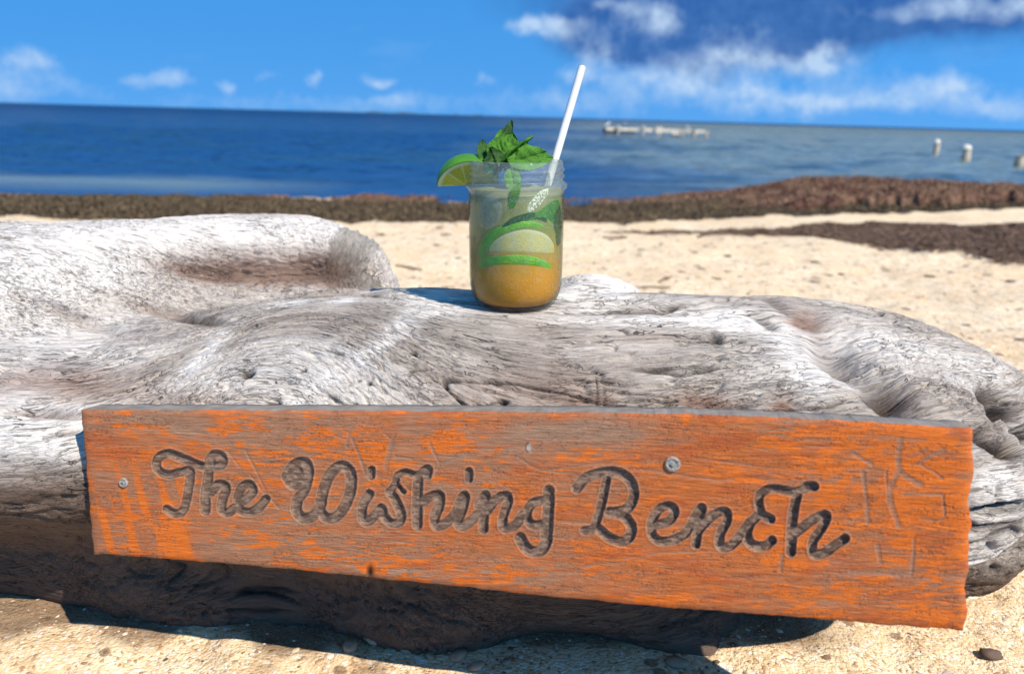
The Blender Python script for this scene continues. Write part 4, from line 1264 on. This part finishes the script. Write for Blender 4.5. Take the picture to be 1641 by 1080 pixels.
mint_leaf('leaf', P_(800, 268, .674), P_(786, 236, .672), 0.9 * Rv + 0.3 * Uv, 0.0085, 0.3, -0.06, m_mint_dark, sprig)
mint_leaf('leaf', P_(818, 270, .672), P_(826, 316, .668), 0.95 * Rv, 0.0070, 0.25, 0.0, m_mint, sprig)
V, Fc = tube([P_(806, 262, .682), P_(812, 275, .684), P_(822, 300, .686), P_(826, 330, .690)], [0.0013, 0.0016, 0.0017, 0.0017], 8)
mesh_np('stem', V, Fc, m_stem, parent=sprig)
tag(sprig, 'fresh green mint sprig with crinkled leaves sticking out of the jar', 'mint')

# straw
m_straw, t, p, out = principled('white_paper', (0.80, 0.80, 0.79), 0.5, 0.4)
ob = t.n('ShaderNodeTexCoord').outputs['Object']
t.link(t.ramp(t.noise(ob, 60, 3), [(0.3, (0.72, 0.72, 0.72)), (0.7, (0.84, 0.84, 0.83))]), p.inputs['Base Color'])
A = P_(933, 107, .716); B = P_(887, 264, .705)
D_ = (B - A); D_ /= np.linalg.norm(D_)
Cc = B + D_ * 0.055
n_ = 20
V1, _ = tube([A, A + D_ * 0.001, (A + B) / 2, B, Cc], 0.0036, n_, False)
V2, _ = tube([A, A + D_ * 0.001, (A + B) / 2, B, Cc], 0.0032, n_, False)
Fo = grid_faces(5, n_, False, True)
rimf = np.stack([np.arange(n_), (np.arange(n_) + 1) % n_, (np.arange(n_) + 1) % n_ + 5 * n_, np.arange(n_) + 5 * n_], -1)
straw = mesh_np('drinking_straw', np.concatenate([V1, V2]), np.concatenate([Fo, Fo[:, ::-1] + 5 * n_, rimf[:, ::-1]]), m_straw)
tag(straw, 'plain white drinking straw leaning right out of the jar', 'straw')

# ---------------------------------------------------------------- seaweed wrack
def wrack_masks(px_, py_):
    """how thick the weed lies, by the photo's outline of the bands: (sea-grass, red-brown weed, dark flat patch)"""
    rag = 20 * (fbm(px_ * 0.025, py_ * 0.10, oct=5, gain=0.6) - 0.5)
    inner = np.interp(px_, [-400, 0, 300, 600, 740, 900, 1000, 1060, 1200, 1400, 1700, 2200], [346, 349, 353, 356, 355, 351, 356, 351, 350, 340, 336, 330])
    outer = np.interp(px_, [-400, 0, 350, 480, 560, 740, 900, 1000, 1100, 1200, 2200], [318, 319, 321, 324, 331, 334, 336, 334, 325, 325, 322])
    grass = sstep(-2, 3, py_ + rag * 0.5 - outer) * sstep(-2, 3, inner - py_ - rag * 0.6)
    o2 = np.interp(px_, [-400, 0, 350, 500, 640, 700, 900, 1000, 1130, 1180, 1300, 1450, 1700, 2200], [317, 317, 319, 322, 316, 314, 316, 309, 304, 302, 298, 298, 298, 300])
    i2 = np.interp(px_, [-400, 0, 400, 560, 700, 900, 1000, 1100, 1200, 1400, 2200], [330, 330, 330, 328, 324, 324, 335, 344, 346, 336, 330])
    red = sstep(-2, 2, py_ + rag * 0.5 - o2) * sstep(-2, 3, i2 - py_ - rag * 0.6)
    gap = sstep(0.42, 0.56, fbm(px_ * 0.012 + 5, py_ * 0.09, oct=3))
    red = red * np.maximum(gap, sstep(960, 1080, px_))
    cy_ = np.interp(px_, [1150, 1300, 1450, 1641, 2000], [380, 377, 388, 402, 425])
    hw_ = np.interp(px_, [1120, 1180, 1300, 1400, 1641, 2000], [0, 3, 8, 20, 24, 30])
    flat_ = sstep(1.25, 0.8, np.abs(py_ + rag * 0.8 - cy_) / np.maximum(hw_, 0.1)) * (px_ > 1120)
    # thin tail to the left
    return grass, red, flat_


gx_ = np.linspace(-9, 10, 560); gy_ = np.linspace(2.4, 11.5, 380)
GX, GY = np.meshgrid(gx_, gy_, indexing='ij')
GZ = sand_z(GX, GY)
P0 = np.stack([GX, GY, sand_base(GX, GY)], -1)
qx, qy, qd = project(P0.reshape(-1, 3))
qx = qx.reshape(GX.shape); qy = qy.reshape(GX.shape)
MG, MR, MF = wrack_masks(qx, qy)
lump = fbm(GX * 2.2, GY * 3.0, oct=4)
lump2 = fbm(GX * 9, GY * 9 + 3, oct=3)
right = sstep(1150, 1300, qx)
hill = np.exp(-((GX - 2.6) / 1.1) ** 2) * 0.06 + np.exp(-((GX - 4.6) / 1.5) ** 2) * 0.06
HG = MG * (0.008 + 0.025 * lump + 0.02 * lump2)
HR = MR * (0.004 + 0.02 * lump + 0.02 * lump2 + right * (0.0 + 0.13 * lump + hill * 0.5))
HF = MF * (0.004 + 0.012 * lump2)


def weed_material(name, c1, c2, c3):
    m, t, p, out = principled(name, c1, 0.7, 0.3)
    ob = t.n('ShaderNodeTexCoord').outputs['Object']
    n1 = t.noise(ob, 26, 5, 0.7); n2 = t.noise(ob, 1.7, 5, 0.65)
    at = t.attr('tone')
    c = t.mix(t.ramp(n1, [(0.35, 0), (0.65, 1)]), c1, c2)
    c = t.mix(t.ramp(t.math('ADD', t.math('MULTIPLY', n2, 0.6), t.math('MULTIPLY', at, 0.5)), [(0.46, 0), (0.64, 0.9)]), c, c3)
    t.link(c, p.inputs['Base Color'])
    t.link(t.bump(n1, 0.9, 0.02), p.inputs['Normal'])
    return m


def weed(name, M, Hh, mat, n_blades, length, width, label, thr=0.25, lift=0.02):
    sel = (M > thr)
    cell = sel[:-1, :-1] | sel[1:, :-1] | sel[1:, 1:] | sel[:-1, 1:]
    Fa = grid_faces(*GX.shape)[cell.ravel()]
    used = np.unique(Fa); remap = np.full(GX.size, -1); remap[used] = np.arange(len(used))
    zz = (GZ + np.where(M > thr, Hh, -0.015)).ravel()[used]
    V1 = np.stack([GX.ravel()[used], GY.ravel()[used], zz], -1)
    F1 = remap[Fa]
    # loose blades over the mound
    cand = np.argwhere(M > 0.06)
    wgt = 1 / (GY[cand[:, 0], cand[:, 1]]) ** 0.5
    inw = (qx[cand[:, 0], cand[:, 1]] > -120) & (qx[cand[:, 0], cand[:, 1]] < 1760)
    wgt = wgt * np.where(inw, 1.0, 0.15); wgt /= wgt.sum()
    pick = cand[RNG.choice(len(cand), n_blades, p=wgt)]
    bx = GX[pick[:, 0], pick[:, 1]] + RNG.uniform(-0.02, 0.02, n_blades); by = GY[pick[:, 0], pick[:, 1]] + RNG.uniform(-0.02, 0.02, n_blades)
    bz = GZ[pick[:, 0], pick[:, 1]] + Hh[pick[:, 0], pick[:, 1]]
    an = RNG.uniform(0, 2 * math.pi, n_blades); L = length * np.exp(RNG.normal(-0.15, 0.5, n_blades)); wd = width * RNG.uniform(0.5, 1.6, n_blades)
    dx, dy = np.cos(an), np.sin(an)
    up = RNG.uniform(-0.2, 1.0, n_blades) * lift * 1.6
    pts = []
    for k, s in enumerate((0, 0.5, 1.0)):
        hz_ = bz + 0.004 + up * (1 - (2 * s - 1) ** 2) + (s - 0.5) * RNG.uniform(-1, 1, n_blades) * lift
        bend = 0.3 * L * (s - 0.5) ** 2 * RNG.uniform(-1, 1, n_blades)
        cx = bx + dx * L * (s - 0.5) - dy * bend; cy_ = by + dy * L * (s - 0.5) + dx * bend
        tw = RNG.uniform(-1, 1, n_blades) * wd * 0.7
        for q in (-1, 1):
            pts.append(np.stack([cx - q * dy * wd * 0.5, cy_ + q * dx * wd * 0.5, hz_ + q * tw * 0.6], -1))
    V2 = np.stack(pts, 1).reshape(-1, 3)
    b0 = np.arange(n_blades)[:, None] * 6 + len(V1)
    F2 = np.concatenate([b0 + np.array([[0, 1, 3, 2]]), b0 + np.array([[2, 3, 5, 4]])])
    tone = np.concatenate([np.full(len(V1), 0.35), np.repeat(RNG.uniform(0, 1, n_blades), 6)])
    o = mesh_np(name, np.concatenate([V1, V2]), np.concatenate([F1, F2]), mat, attrs={'tone': tone}, smooth=False)
    return tag(o, label, 'seaweed', kind='stuff')


m_grassw = weed_material('sea_grass', (0.034, 0.022, 0.011), (0.080, 0.055, 0.026), (0.16, 0.11, 0.055))
m_redw = weed_material('red_brown_weed', (0.055, 0.022, 0.012), (0.15, 0.055, 0.028), (0.34, 0.21, 0.12))
m_flatw = weed_material('dark_damp_weed', (0.090, 0.048, 0.026), (0.135, 0.078, 0.045), (0.20, 0.12, 0.07))
weed('sea_grass', MG, HG, m_grassw, 60000, 0.06, 0.0055, 'band of olive brown sea grass washed up along the beach')
weed('seaweed', MR, HR, m_redw, 45000, 0.06, 0.007, 'heaps of red brown seaweed along the water line')
weed('seaweed', MF, HF, m_flatw, 16000, 0.045, 0.004, 'flat dark patch of damp seaweed on the sand at the right', lift=0.003)

# ---------------------------------------------------------------- grit, shells, pebbles, twigs on the sand
def chips(name, n, xr_, yr_, smin_, smax_, mat, label, cat, dens=None, flatn=0.4, avoid=True):
    ico = np.array([(1, 0, 0), (0.3, 0.9, 0), (-0.8, 0.55, 0), (-0.75, -0.6, 0), (0.35, -0.95, 0), (0.05, 0.1, 0.55), (0, 0, -0.5)])
    fac = np.array([(0, 1, 5), (1, 2, 5), (2, 3, 5), (3, 4, 5), (4, 0, 5), (1, 0, 6), (2, 1, 6), (3, 2, 6), (4, 3, 6), (0, 4, 6)])
    uy = RNG.uniform(0, 1, n)
    yy = yr_[0] * (yr_[1] / yr_[0]) ** uy
    xx = RNG.uniform(xr_[0], xr_[1], n) * (0.35 + 0.62 * yy)
    s = smin_ * (smax_ / smin_) ** (RNG.uniform(0, 1, n) ** 2.5) * (0.6 + 0.4 * yy)
    a = RNG.uniform(0, 2 * math.pi, n); sx_ = RNG.uniform(0.5, 1.5, n)
    base = np.repeat(ico[None], n, 0) * RNG.uniform(0.7, 1.3, (n, 7, 1))
    bx = base[..., 0] * sx_[:, None]; by = base[..., 1]
    X_ = (bx * np.cos(a)[:, None] - by * np.sin(a)[:, None]) * s[:, None] + xx[:, None]
    Y_ = (bx * np.sin(a)[:, None] + by * np.cos(a)[:, None]) * s[:, None] + yy[:, None]
    Z_ = base[..., 2] * flatn * s[:, None] + (sand_z(xx, yy) + 0.1 * s)[:, None]
    V = np.stack([X_, Y_, Z_], -1).reshape(-1, 3)
    Fc = (fac[None] + (np.arange(n) * 7)[:, None, None]).reshape(-1, 3)
    o = mesh_np(name, V, Fc, mat, smooth=False, attrs={'tone': np.repeat(RNG.uniform(0, 1, n), 7)})
    return tag(o, label, cat, kind='stuff')


m_shell, t, p, out = principled('shell_grit', rough=0.7)
t.link(t.ramp(t.attr('tone'), [(0.0, (0.80, 0.68, 0.50)), (0.30, (0.83, 0.77, 0.66)), (0.55, (0.74, 0.52, 0.32)), (0.80, (0.52, 0.31, 0.18)), (1.0, (0.12, 0.08, 0.05))]), p.inputs['Base Color'])
chips('shell_grit', 30000, (-1, 1.15), (0.95, 5.6), 0.0012, 0.0062, m_shell, 'broken shell and coral grit strewn over the pale sand', 'shell grit')
chips('shell_grit', 6000, (-1, 1.1), (0.42, 0.95), 0.0007, 0.0045, m_shell, 'small shell bits on the sand in front of the log', 'shell grit')
m_fleck, t, p, out = principled('dry_weed_fleck', rough=0.8)
t.link(t.ramp(t.attr('tone'), [(0.0, (0.05, 0.03, 0.02)), (1.0, (0.16, 0.10, 0.06))]), p.inputs['Base Color'])
chips('weed_flecks', 3000, (-1, 1.2), (1.0, 5.6), 0.0012, 0.013, m_fleck, 'scattered dark flecks of dry weed on the pale sand', 'dry weed', flatn=0.2)

m_peb, t, p, out = principled('pebble', rough=0.75)
ob = t.n('ShaderNodeTexCoord').outputs['Object']
t.link(t.mix(t.noise(ob, 60, 4), (0.30, 0.20, 0.12), (0.62, 0.50, 0.36)), p.inputs['Base Color'])


def pebble_mesh(seed):
    a = np.linspace(0, math.pi, 9); b = np.linspace(0, 2 * math.pi, 14, endpoint=False)
    A_, B_ = np.meshgrid(a, b, indexing='ij')
    V = np.stack([np.sin(A_) * np.cos(B_), np.sin(A_) * np.sin(B_), np.cos(A_)], -1).reshape(-1, 3)
    r_ = 0.72 + 0.6 * fbm(V[:, 0] * 1.3 + seed * 7, V[:, 1] * 1.3, V[:, 2] * 1.3, oct=2)
    V = V * r_[:, None] * np.array([1.0, 0.75, 0.5])
    return V, grid_faces(9, 14, False, True)


spots = [(600, 1022, .009), (562, 1036, .008), (650, 1034, .006), (735, 1048, .008), (690, 1044, .005), (764, 1062, .007), (812, 1056, .005), (1085, 1066, .009)]
for k, (a, b, s) in enumerate(spots):
    P = ground_hit(a, b)
    V, Fc = pebble_mesh(k)
    o = mesh_np('pebble', V * s, Fc, m_peb)
    zz = float(sand_z(np.array([P[0]]), np.array([P[1]]))[0])
    o.location = (P[0], P[1], zz + 0.25 * s); o.rotation_euler = (0.2 * math.sin(k), 0.2 * math.cos(k * 2), k * 1.3)
    tag(o, 'small pale pebble in the shade under the middle of the sign', 'pebble', 'pebbles shaded by the sign')
P = ground_hit(1587, 1048)
V, Fc = pebble_mesh(31)
o = mesh_np('pebble', V * 0.009, Fc, m_fleck, attrs={'tone': np.full(len(V), 0.3)})
o.location = (P[0], P[1], float(sand_z(np.array([P[0]]), np.array([P[1]]))[0]) + 0.002)
tag(o, 'dark pebble on bright sand right of the sign', 'pebble')

m_twig, t, p, out = principled('dry_twig', (0.12, 0.075, 0.045), 0.85)
for (pts, rad, lab) in [([(1056, 449), (1066, 446), (1076, 443)], .0035, 'short dark twig on the sand, upper of two behind the log'), ([(1028, 453), (1044, 455), (1060, 454), (1074, 457)], .0035, 'thin dark twig on the sand, lower of two behind the log'),
                       ([(604, 376), (616, 377)], .006, 'small dark stick on the sand right of the blunt limb'), ([(634, 428), (656, 429), (676, 430)], .0045, 'brown stick on the sand beside the blunt limb'),
                       ([(966, 385), (985, 386), (1004, 386)], .006, 'thin stick on the sand near the washed up sea grass'), ([(1118, 386), (1140, 384), (1170, 383), (1205, 381)], .008, 'long dark weed stalk reaching left from the dark patch')]:
    Q = []
    for k, (a, b) in enumerate(pts):
        P = ground_hit(a, b)
        zz = float(sand_z(np.array([P[0]]), np.array([P[1]]))[0])
        Q.append((P[0], P[1], zz + rad * 0.7 + 0.004 * (k % 2)))
    V, Fc = tube(Q, [rad * (1 - 0.5 * k / len(Q)) for k in range(len(Q))], 7)
    tag(mesh_np('twig', V, Fc, m_twig), lab, 'twig')

# a clump of dry weed lying alone on the sand
c0 = ground_hit(1072, 378)
rb = np.random.default_rng(5)
VV, FF = [], []
for k in range(60):
    a = rb.uniform(0, math.pi); L = rb.uniform(0.05, 0.16)
    ox, oy = rb.normal(0, 0.14), rb.normal(0, 0.05)
    q = []
    for s in (-0.5, -0.15, 0.2, 0.5):
        xx, yy = c0[0] + ox + s * L * math.cos(a * 0.35), c0[1] + oy + s * L * math.sin(a) * 0.5
        q.append((xx, yy, float(sand_z(np.array([xx]), np.array([yy]))[0]) + 0.006 + 0.012 * rb.uniform()))
    V, Fc = tube(q, 0.004, 4)
    n0 = sum(len(v) for v in VV)
    VV.append(V); FF += [tuple(i + n0 for i in f) for f in Fc]
tag(mesh_np('seaweed_clump', np.concatenate(VV), FF, m_twig), 'small dry clump of seaweed alone on the sand right of the jar', 'seaweed')

# ---------------------------------------------------------------- old pier, piles and gulls
m_conc, t, p, out = principled('weathered_planks', rough=0.85)
ob = t.n('ShaderNodeTexCoord').outputs['Object']
t.link(t.mix(t.ramp(t.noise(ob, 1.2, 5, 0.65), [(0.35, 0), (0.65, 1)]), (0.30, 0.26, 0.21), (0.52, 0.47, 0.38)), p.inputs['Base Color'])
m_pile, t, p, out = principled('old_pile', rough=0.9)
ob = t.n('ShaderNodeTexCoord').outputs['Object']
sp = t.n('ShaderNodeSeparateXYZ'); t.link(ob, sp.inputs[0])
t.link(t.mix(t.ramp(t.math('ADD', sp.outputs[2], t.math('MULTIPLY', t.noise(ob, 5, 4), 0.3)), [(-0.0, 0.0), (0.35, 1.0)]), (0.10, 0.085, 0.06), (0.50, 0.44, 0.34)), p.inputs['Base Color'])
m_guano, t, p, out = principled('white_cap', (0.50, 0.48, 0.43), 0.85)
m_dark, t, p, out = principled('tarred_timber', (0.035, 0.03, 0.028), 0.8)


def box(x0, x1, y0, y1, z0, z1):
    V = np.array([(a, b, c) for a in (x0, x1) for b in (y0, y1) for c in (z0, z1)])
    return V, [(0, 1, 3, 2), (4, 6, 7, 5), (0, 4, 5, 1), (2, 3, 7, 6), (0, 2, 6, 4), (1, 5, 7, 3)]


def sea_hit(px_, py_):
    D = unproject(px_, py_, 1.0) - C0
    return C0 + D * ((SEA_Z - EYE) / D[2])


pL = sea_hit(968, 216.0); sc = pL[1] / FPX                   # metres per photo pixel there
pY = pL[1]
xa = pL[0]; xb = pL[0] + (1124 - 968) * sc
pier = empty('old_pier', (xa, pY, SEA_Z))
px0 = lambda q: (q - 968) * sc
dk0, dk1 = 6.6 * sc, 10.8 * sc


def place(name, V, Fc, m, parent, smooth=False):
    return mesh_np(name, V, Fc, m, smooth=smooth, parent=parent)


sl_ = -0.008                                                 # deck sags a little to the right
nseg = 13
for k in range(nseg):                                        # deck slabs
    a, b = px0(968) + (xb - xa) * k / nseg, px0(968) + (xb - xa) * (k + 1) / nseg - 0.04
    dz = 0.008 * math.sin(k * 2.1)
    V, Fc = box(a, b, -1.1, 1.1, dk0 + dz, dk1 + dz)
    place('deck_slab', V, Fc, m_conc, pier)
V, Fc = box(px0(968.2), px0(984), -1.14, 0.9, 2.0 * sc, 6.55 * sc); place('dark_bulkhead', V, Fc, m_dark, pier)
V, Fc = box(px0(992), px0(1012), -0.9, 0.9, 3.6 * sc, 6.55 * sc); place('cross_beam', V, Fc, m_dark, pier)
V, Fc = box(px0(1068), px0(1081), -1.16, -0.7, 3.6 * sc, 6.5 * sc); place('cross_beam', V, Fc, m_conc, pier)
V, Fc = box(px0(1042), px0(1052), -1.3, -1.14, 5.0 * sc, 13.6 * sc); place('fender_board', V, Fc, m_conc, pier)
for k, (q, top, wd) in enumerate([(985.5, 12.0, 1.4), (1023.5, 13.0, 1.4), (1047.5, 15.0, 1.5), (1083, 12.0, 1.2), (1101, 13.5, 1.8), (1119, 11.0, 1.8)]):
    zt_ = top * sc; r_ = wd * sc
    yb_ = -1.18 - r_
    V, Fc = tube([(px0(q), yb_, -1.2), (px0(q), yb_, zt_ * 0.6), (px0(q), yb_, zt_)], [r_, r_ * 0.95, r_ * 0.9], 10)
    pile = place('pile', V, Fc, m_pile, pier, True)
    if k in (0, 1):
        V, Fc = tube([(px0(q), yb_, zt_), (px0(q), yb_, zt_ + 0.7 * sc), (px0(q), yb_, zt_ + 1.5 * sc)], [r_ * 1.9, r_ * 2.1, r_ * 1.4], 10)
        place('pile_cap', V, Fc, m_guano, pile, True)
    if k % 3 == 0:
        V, Fc = tube([(px0(q + 2), 0.9, -1.2), (px0(q + 2), 0.9, dk0)], [r_, r_], 8)
        place('pile', V, Fc, m_dark, pier, True)
tag(pier, 'ruined pale pier standing alone in the sea, near the horizon', 'pier')

for k, (a, b, wpx, hpx, lab) in enumerate([(1498, 250, 9, 21, 'weathered pile in the sea, leftmost of three at the right'), (1545, 261, 13, 23, 'thick white topped pile in the sea, middle of three at the right'), (1631, 269, 15, 19, 'short brownish pile in the sea, rightmost of three')]):
    P = sea_hit(a, b); s_ = P[1] / FPX
    root = empty('sea_pile', (P[0], P[1], SEA_Z))
    r_ = wpx * s_ / 2; h_ = hpx * s_
    zz = np.linspace(-1.0, h_, 14); nn = 18
    pts = np.stack([0.02 * np.sin(zz * 3 + k), 0 * zz, zz], -1)
    V, Fc = tube(pts, r_ * (0.92 + 0.10 * np.sin(zz * 5 + k) + 0.06 * np.cos(zz * 11)), nn)
    V[:, :2] *= (1 + 0.12 * (fbm(V[:, 0] * 9, V[:, 1] * 9, V[:, 2] * 7 + k, oct=3) - 0.5))[:, None]
    mesh_np('pile_shaft', V, Fc, m_pile, parent=root)
    if k < 2:
        V, Fc = tube([(0, 0, h_ - 0.08 * h_), (0, 0, h_ + 0.01), (0.02, 0, h_ + 0.12 * h_), (0.02, 0, h_ + 0.17 * h_)], [r_ * 1.02, r_ * 1.08, r_ * 0.8, r_ * 0.3], 14)
        mesh_np('white_crust', V, Fc, m_guano, parent=root)
    tag(root, lab, 'pile', 'old piles standing in the sea')

m_gull, t, p, out = principled('gull_feathers', (0.78, 0.78, 0.77), 0.7)
m_wing, t, p, out = principled('gull_wing', (0.45, 0.47, 0.50), 0.7)
m_beak, t, p, out = principled('gull_beak', (0.55, 0.32, 0.04), 0.6)


def gull(loc, size, face, lab, flying=False):
    root = empty('gull', loc)
    f = face
    V, Fc = tube(np.array([(-0.50 * f, 0, 0.42), (-0.34 * f, 0, 0.45), (-0.1 * f, 0, 0.48), (0.14 * f, 0, 0.56), (0.24 * f, 0, 0.70), (0.26 * f, 0, 0.84), (0.31 * f, 0, 0.93), (0.38 * f, 0, 0.92), (0.42 * f, 0, 0.89)]) * size,
                 np.array([0.03, 0.10, 0.19, 0.17, 0.10, 0.085, 0.11, 0.08, 0.03]) * size, 12)
    mesh_np('body', V, Fc, m_gull, parent=root)
    V, Fc = tube(np.array([(0.41 * f, 0, 0.89), (0.56 * f, 0, 0.85)]) * size, np.array([0.035, 0.012]) * size, 7); mesh_np('beak', V, Fc, m_beak, parent=root)
    for s in (-1, 1):
        if flying:
            q = np.array([(0.05 * f, 0.15 * s, 0.55), (0.0, 0.55 * s, 0.80), (-0.15 * f, 1.1 * s, 0.72)]) * size
            V, Fc = tube(q, np.array([0.12, 0.10, 0.02]) * size, 8)
        else:
            q = np.array([(0.12 * f, 0.15 * s, 0.56), (-0.2 * f, 0.17 * s, 0.50), (-0.62 * f, 0.06 * s, 0.42)]) * size
            V, Fc = tube(q, np.array([0.08, 0.11, 0.015]) * size, 8)
        mesh_np('wing', V, Fc, m_wing, parent=root)
        if not flying:
            V, Fc = tube(np.array([(0.0, 0.07 * s, 0.35), (0.0, 0.07 * s, 0.0)]) * size, 0.02 * size, 6); mesh_np('leg', V, Fc, m_beak, parent=root)
    tag(root, lab, 'gull')
    return root


gull((xa + px0(971.0), pY - 0.6, SEA_Z + dk1 + 0.02), 8.2 * sc, 1, 'large white gull standing on the left end of the pier')
gull((xa + px0(1095), pY - 0.4, SEA_Z + dk1 + 0.03), 5.0 * sc, -1, 'small pale gull standing on the right half of the pier')
fl = sea_hit(1015, 214.0)
hh = unproject(1015, 195.5, pY / (Fv[1] + 0.0))
gull((hh[0], hh[1] + 4, hh[2] - 0.2), 4.0 * sc, -1, 'tiny white gull flying above the middle of the pier', True)

def tone(m, k):
    """scale a material's base colour to the real reflectance of the stuff"""
    tr_ = m.node_tree
    for nd in list(tr_.nodes):
        if nd.type in ('BSDF_PRINCIPLED', 'BSDF_TRANSLUCENT'):
            so = nd.inputs['Base Color'] if nd.type == 'BSDF_PRINCIPLED' else nd.inputs[0]
            if so.is_linked:
                src = so.links[0].from_socket
                mx_ = tr_.nodes.new('ShaderNodeMix'); mx_.data_type = 'RGBA'; mx_.blend_type = 'MULTIPLY'
                mx_.inputs[0].default_value = 1.0; mx_.inputs[7].default_value = (k, k, k, 1)
                tr_.links.new(src, mx_.inputs[6]); tr_.links.new(mx_.outputs[2], so)
            else:
                c_ = so.default_value; so.default_value = (c_[0] * k, c_[1] * k, c_[2] * k, 1)


for m_, k_ in ((m_sand, 0.76), (m_log, 0.76), (m_board, 0.68), (m_shell, 0.68), (m_peb, 0.5), (m_grassw, 0.8), (m_redw, 0.75), (m_flatw, 0.8), (m_conc, 1.0), (m_pile, 0.68), (m_gull, 0.75),
               (m_mint, 1.0), (m_mint_dark, 0.75), (m_rind, 0.75), (m_flesh, 0.95), (m_flesh2, 0.75), (m_ice, 0.7), (m_straw, 0.62)):
    tone(m_, k_)
bpy.context.view_layer.update()
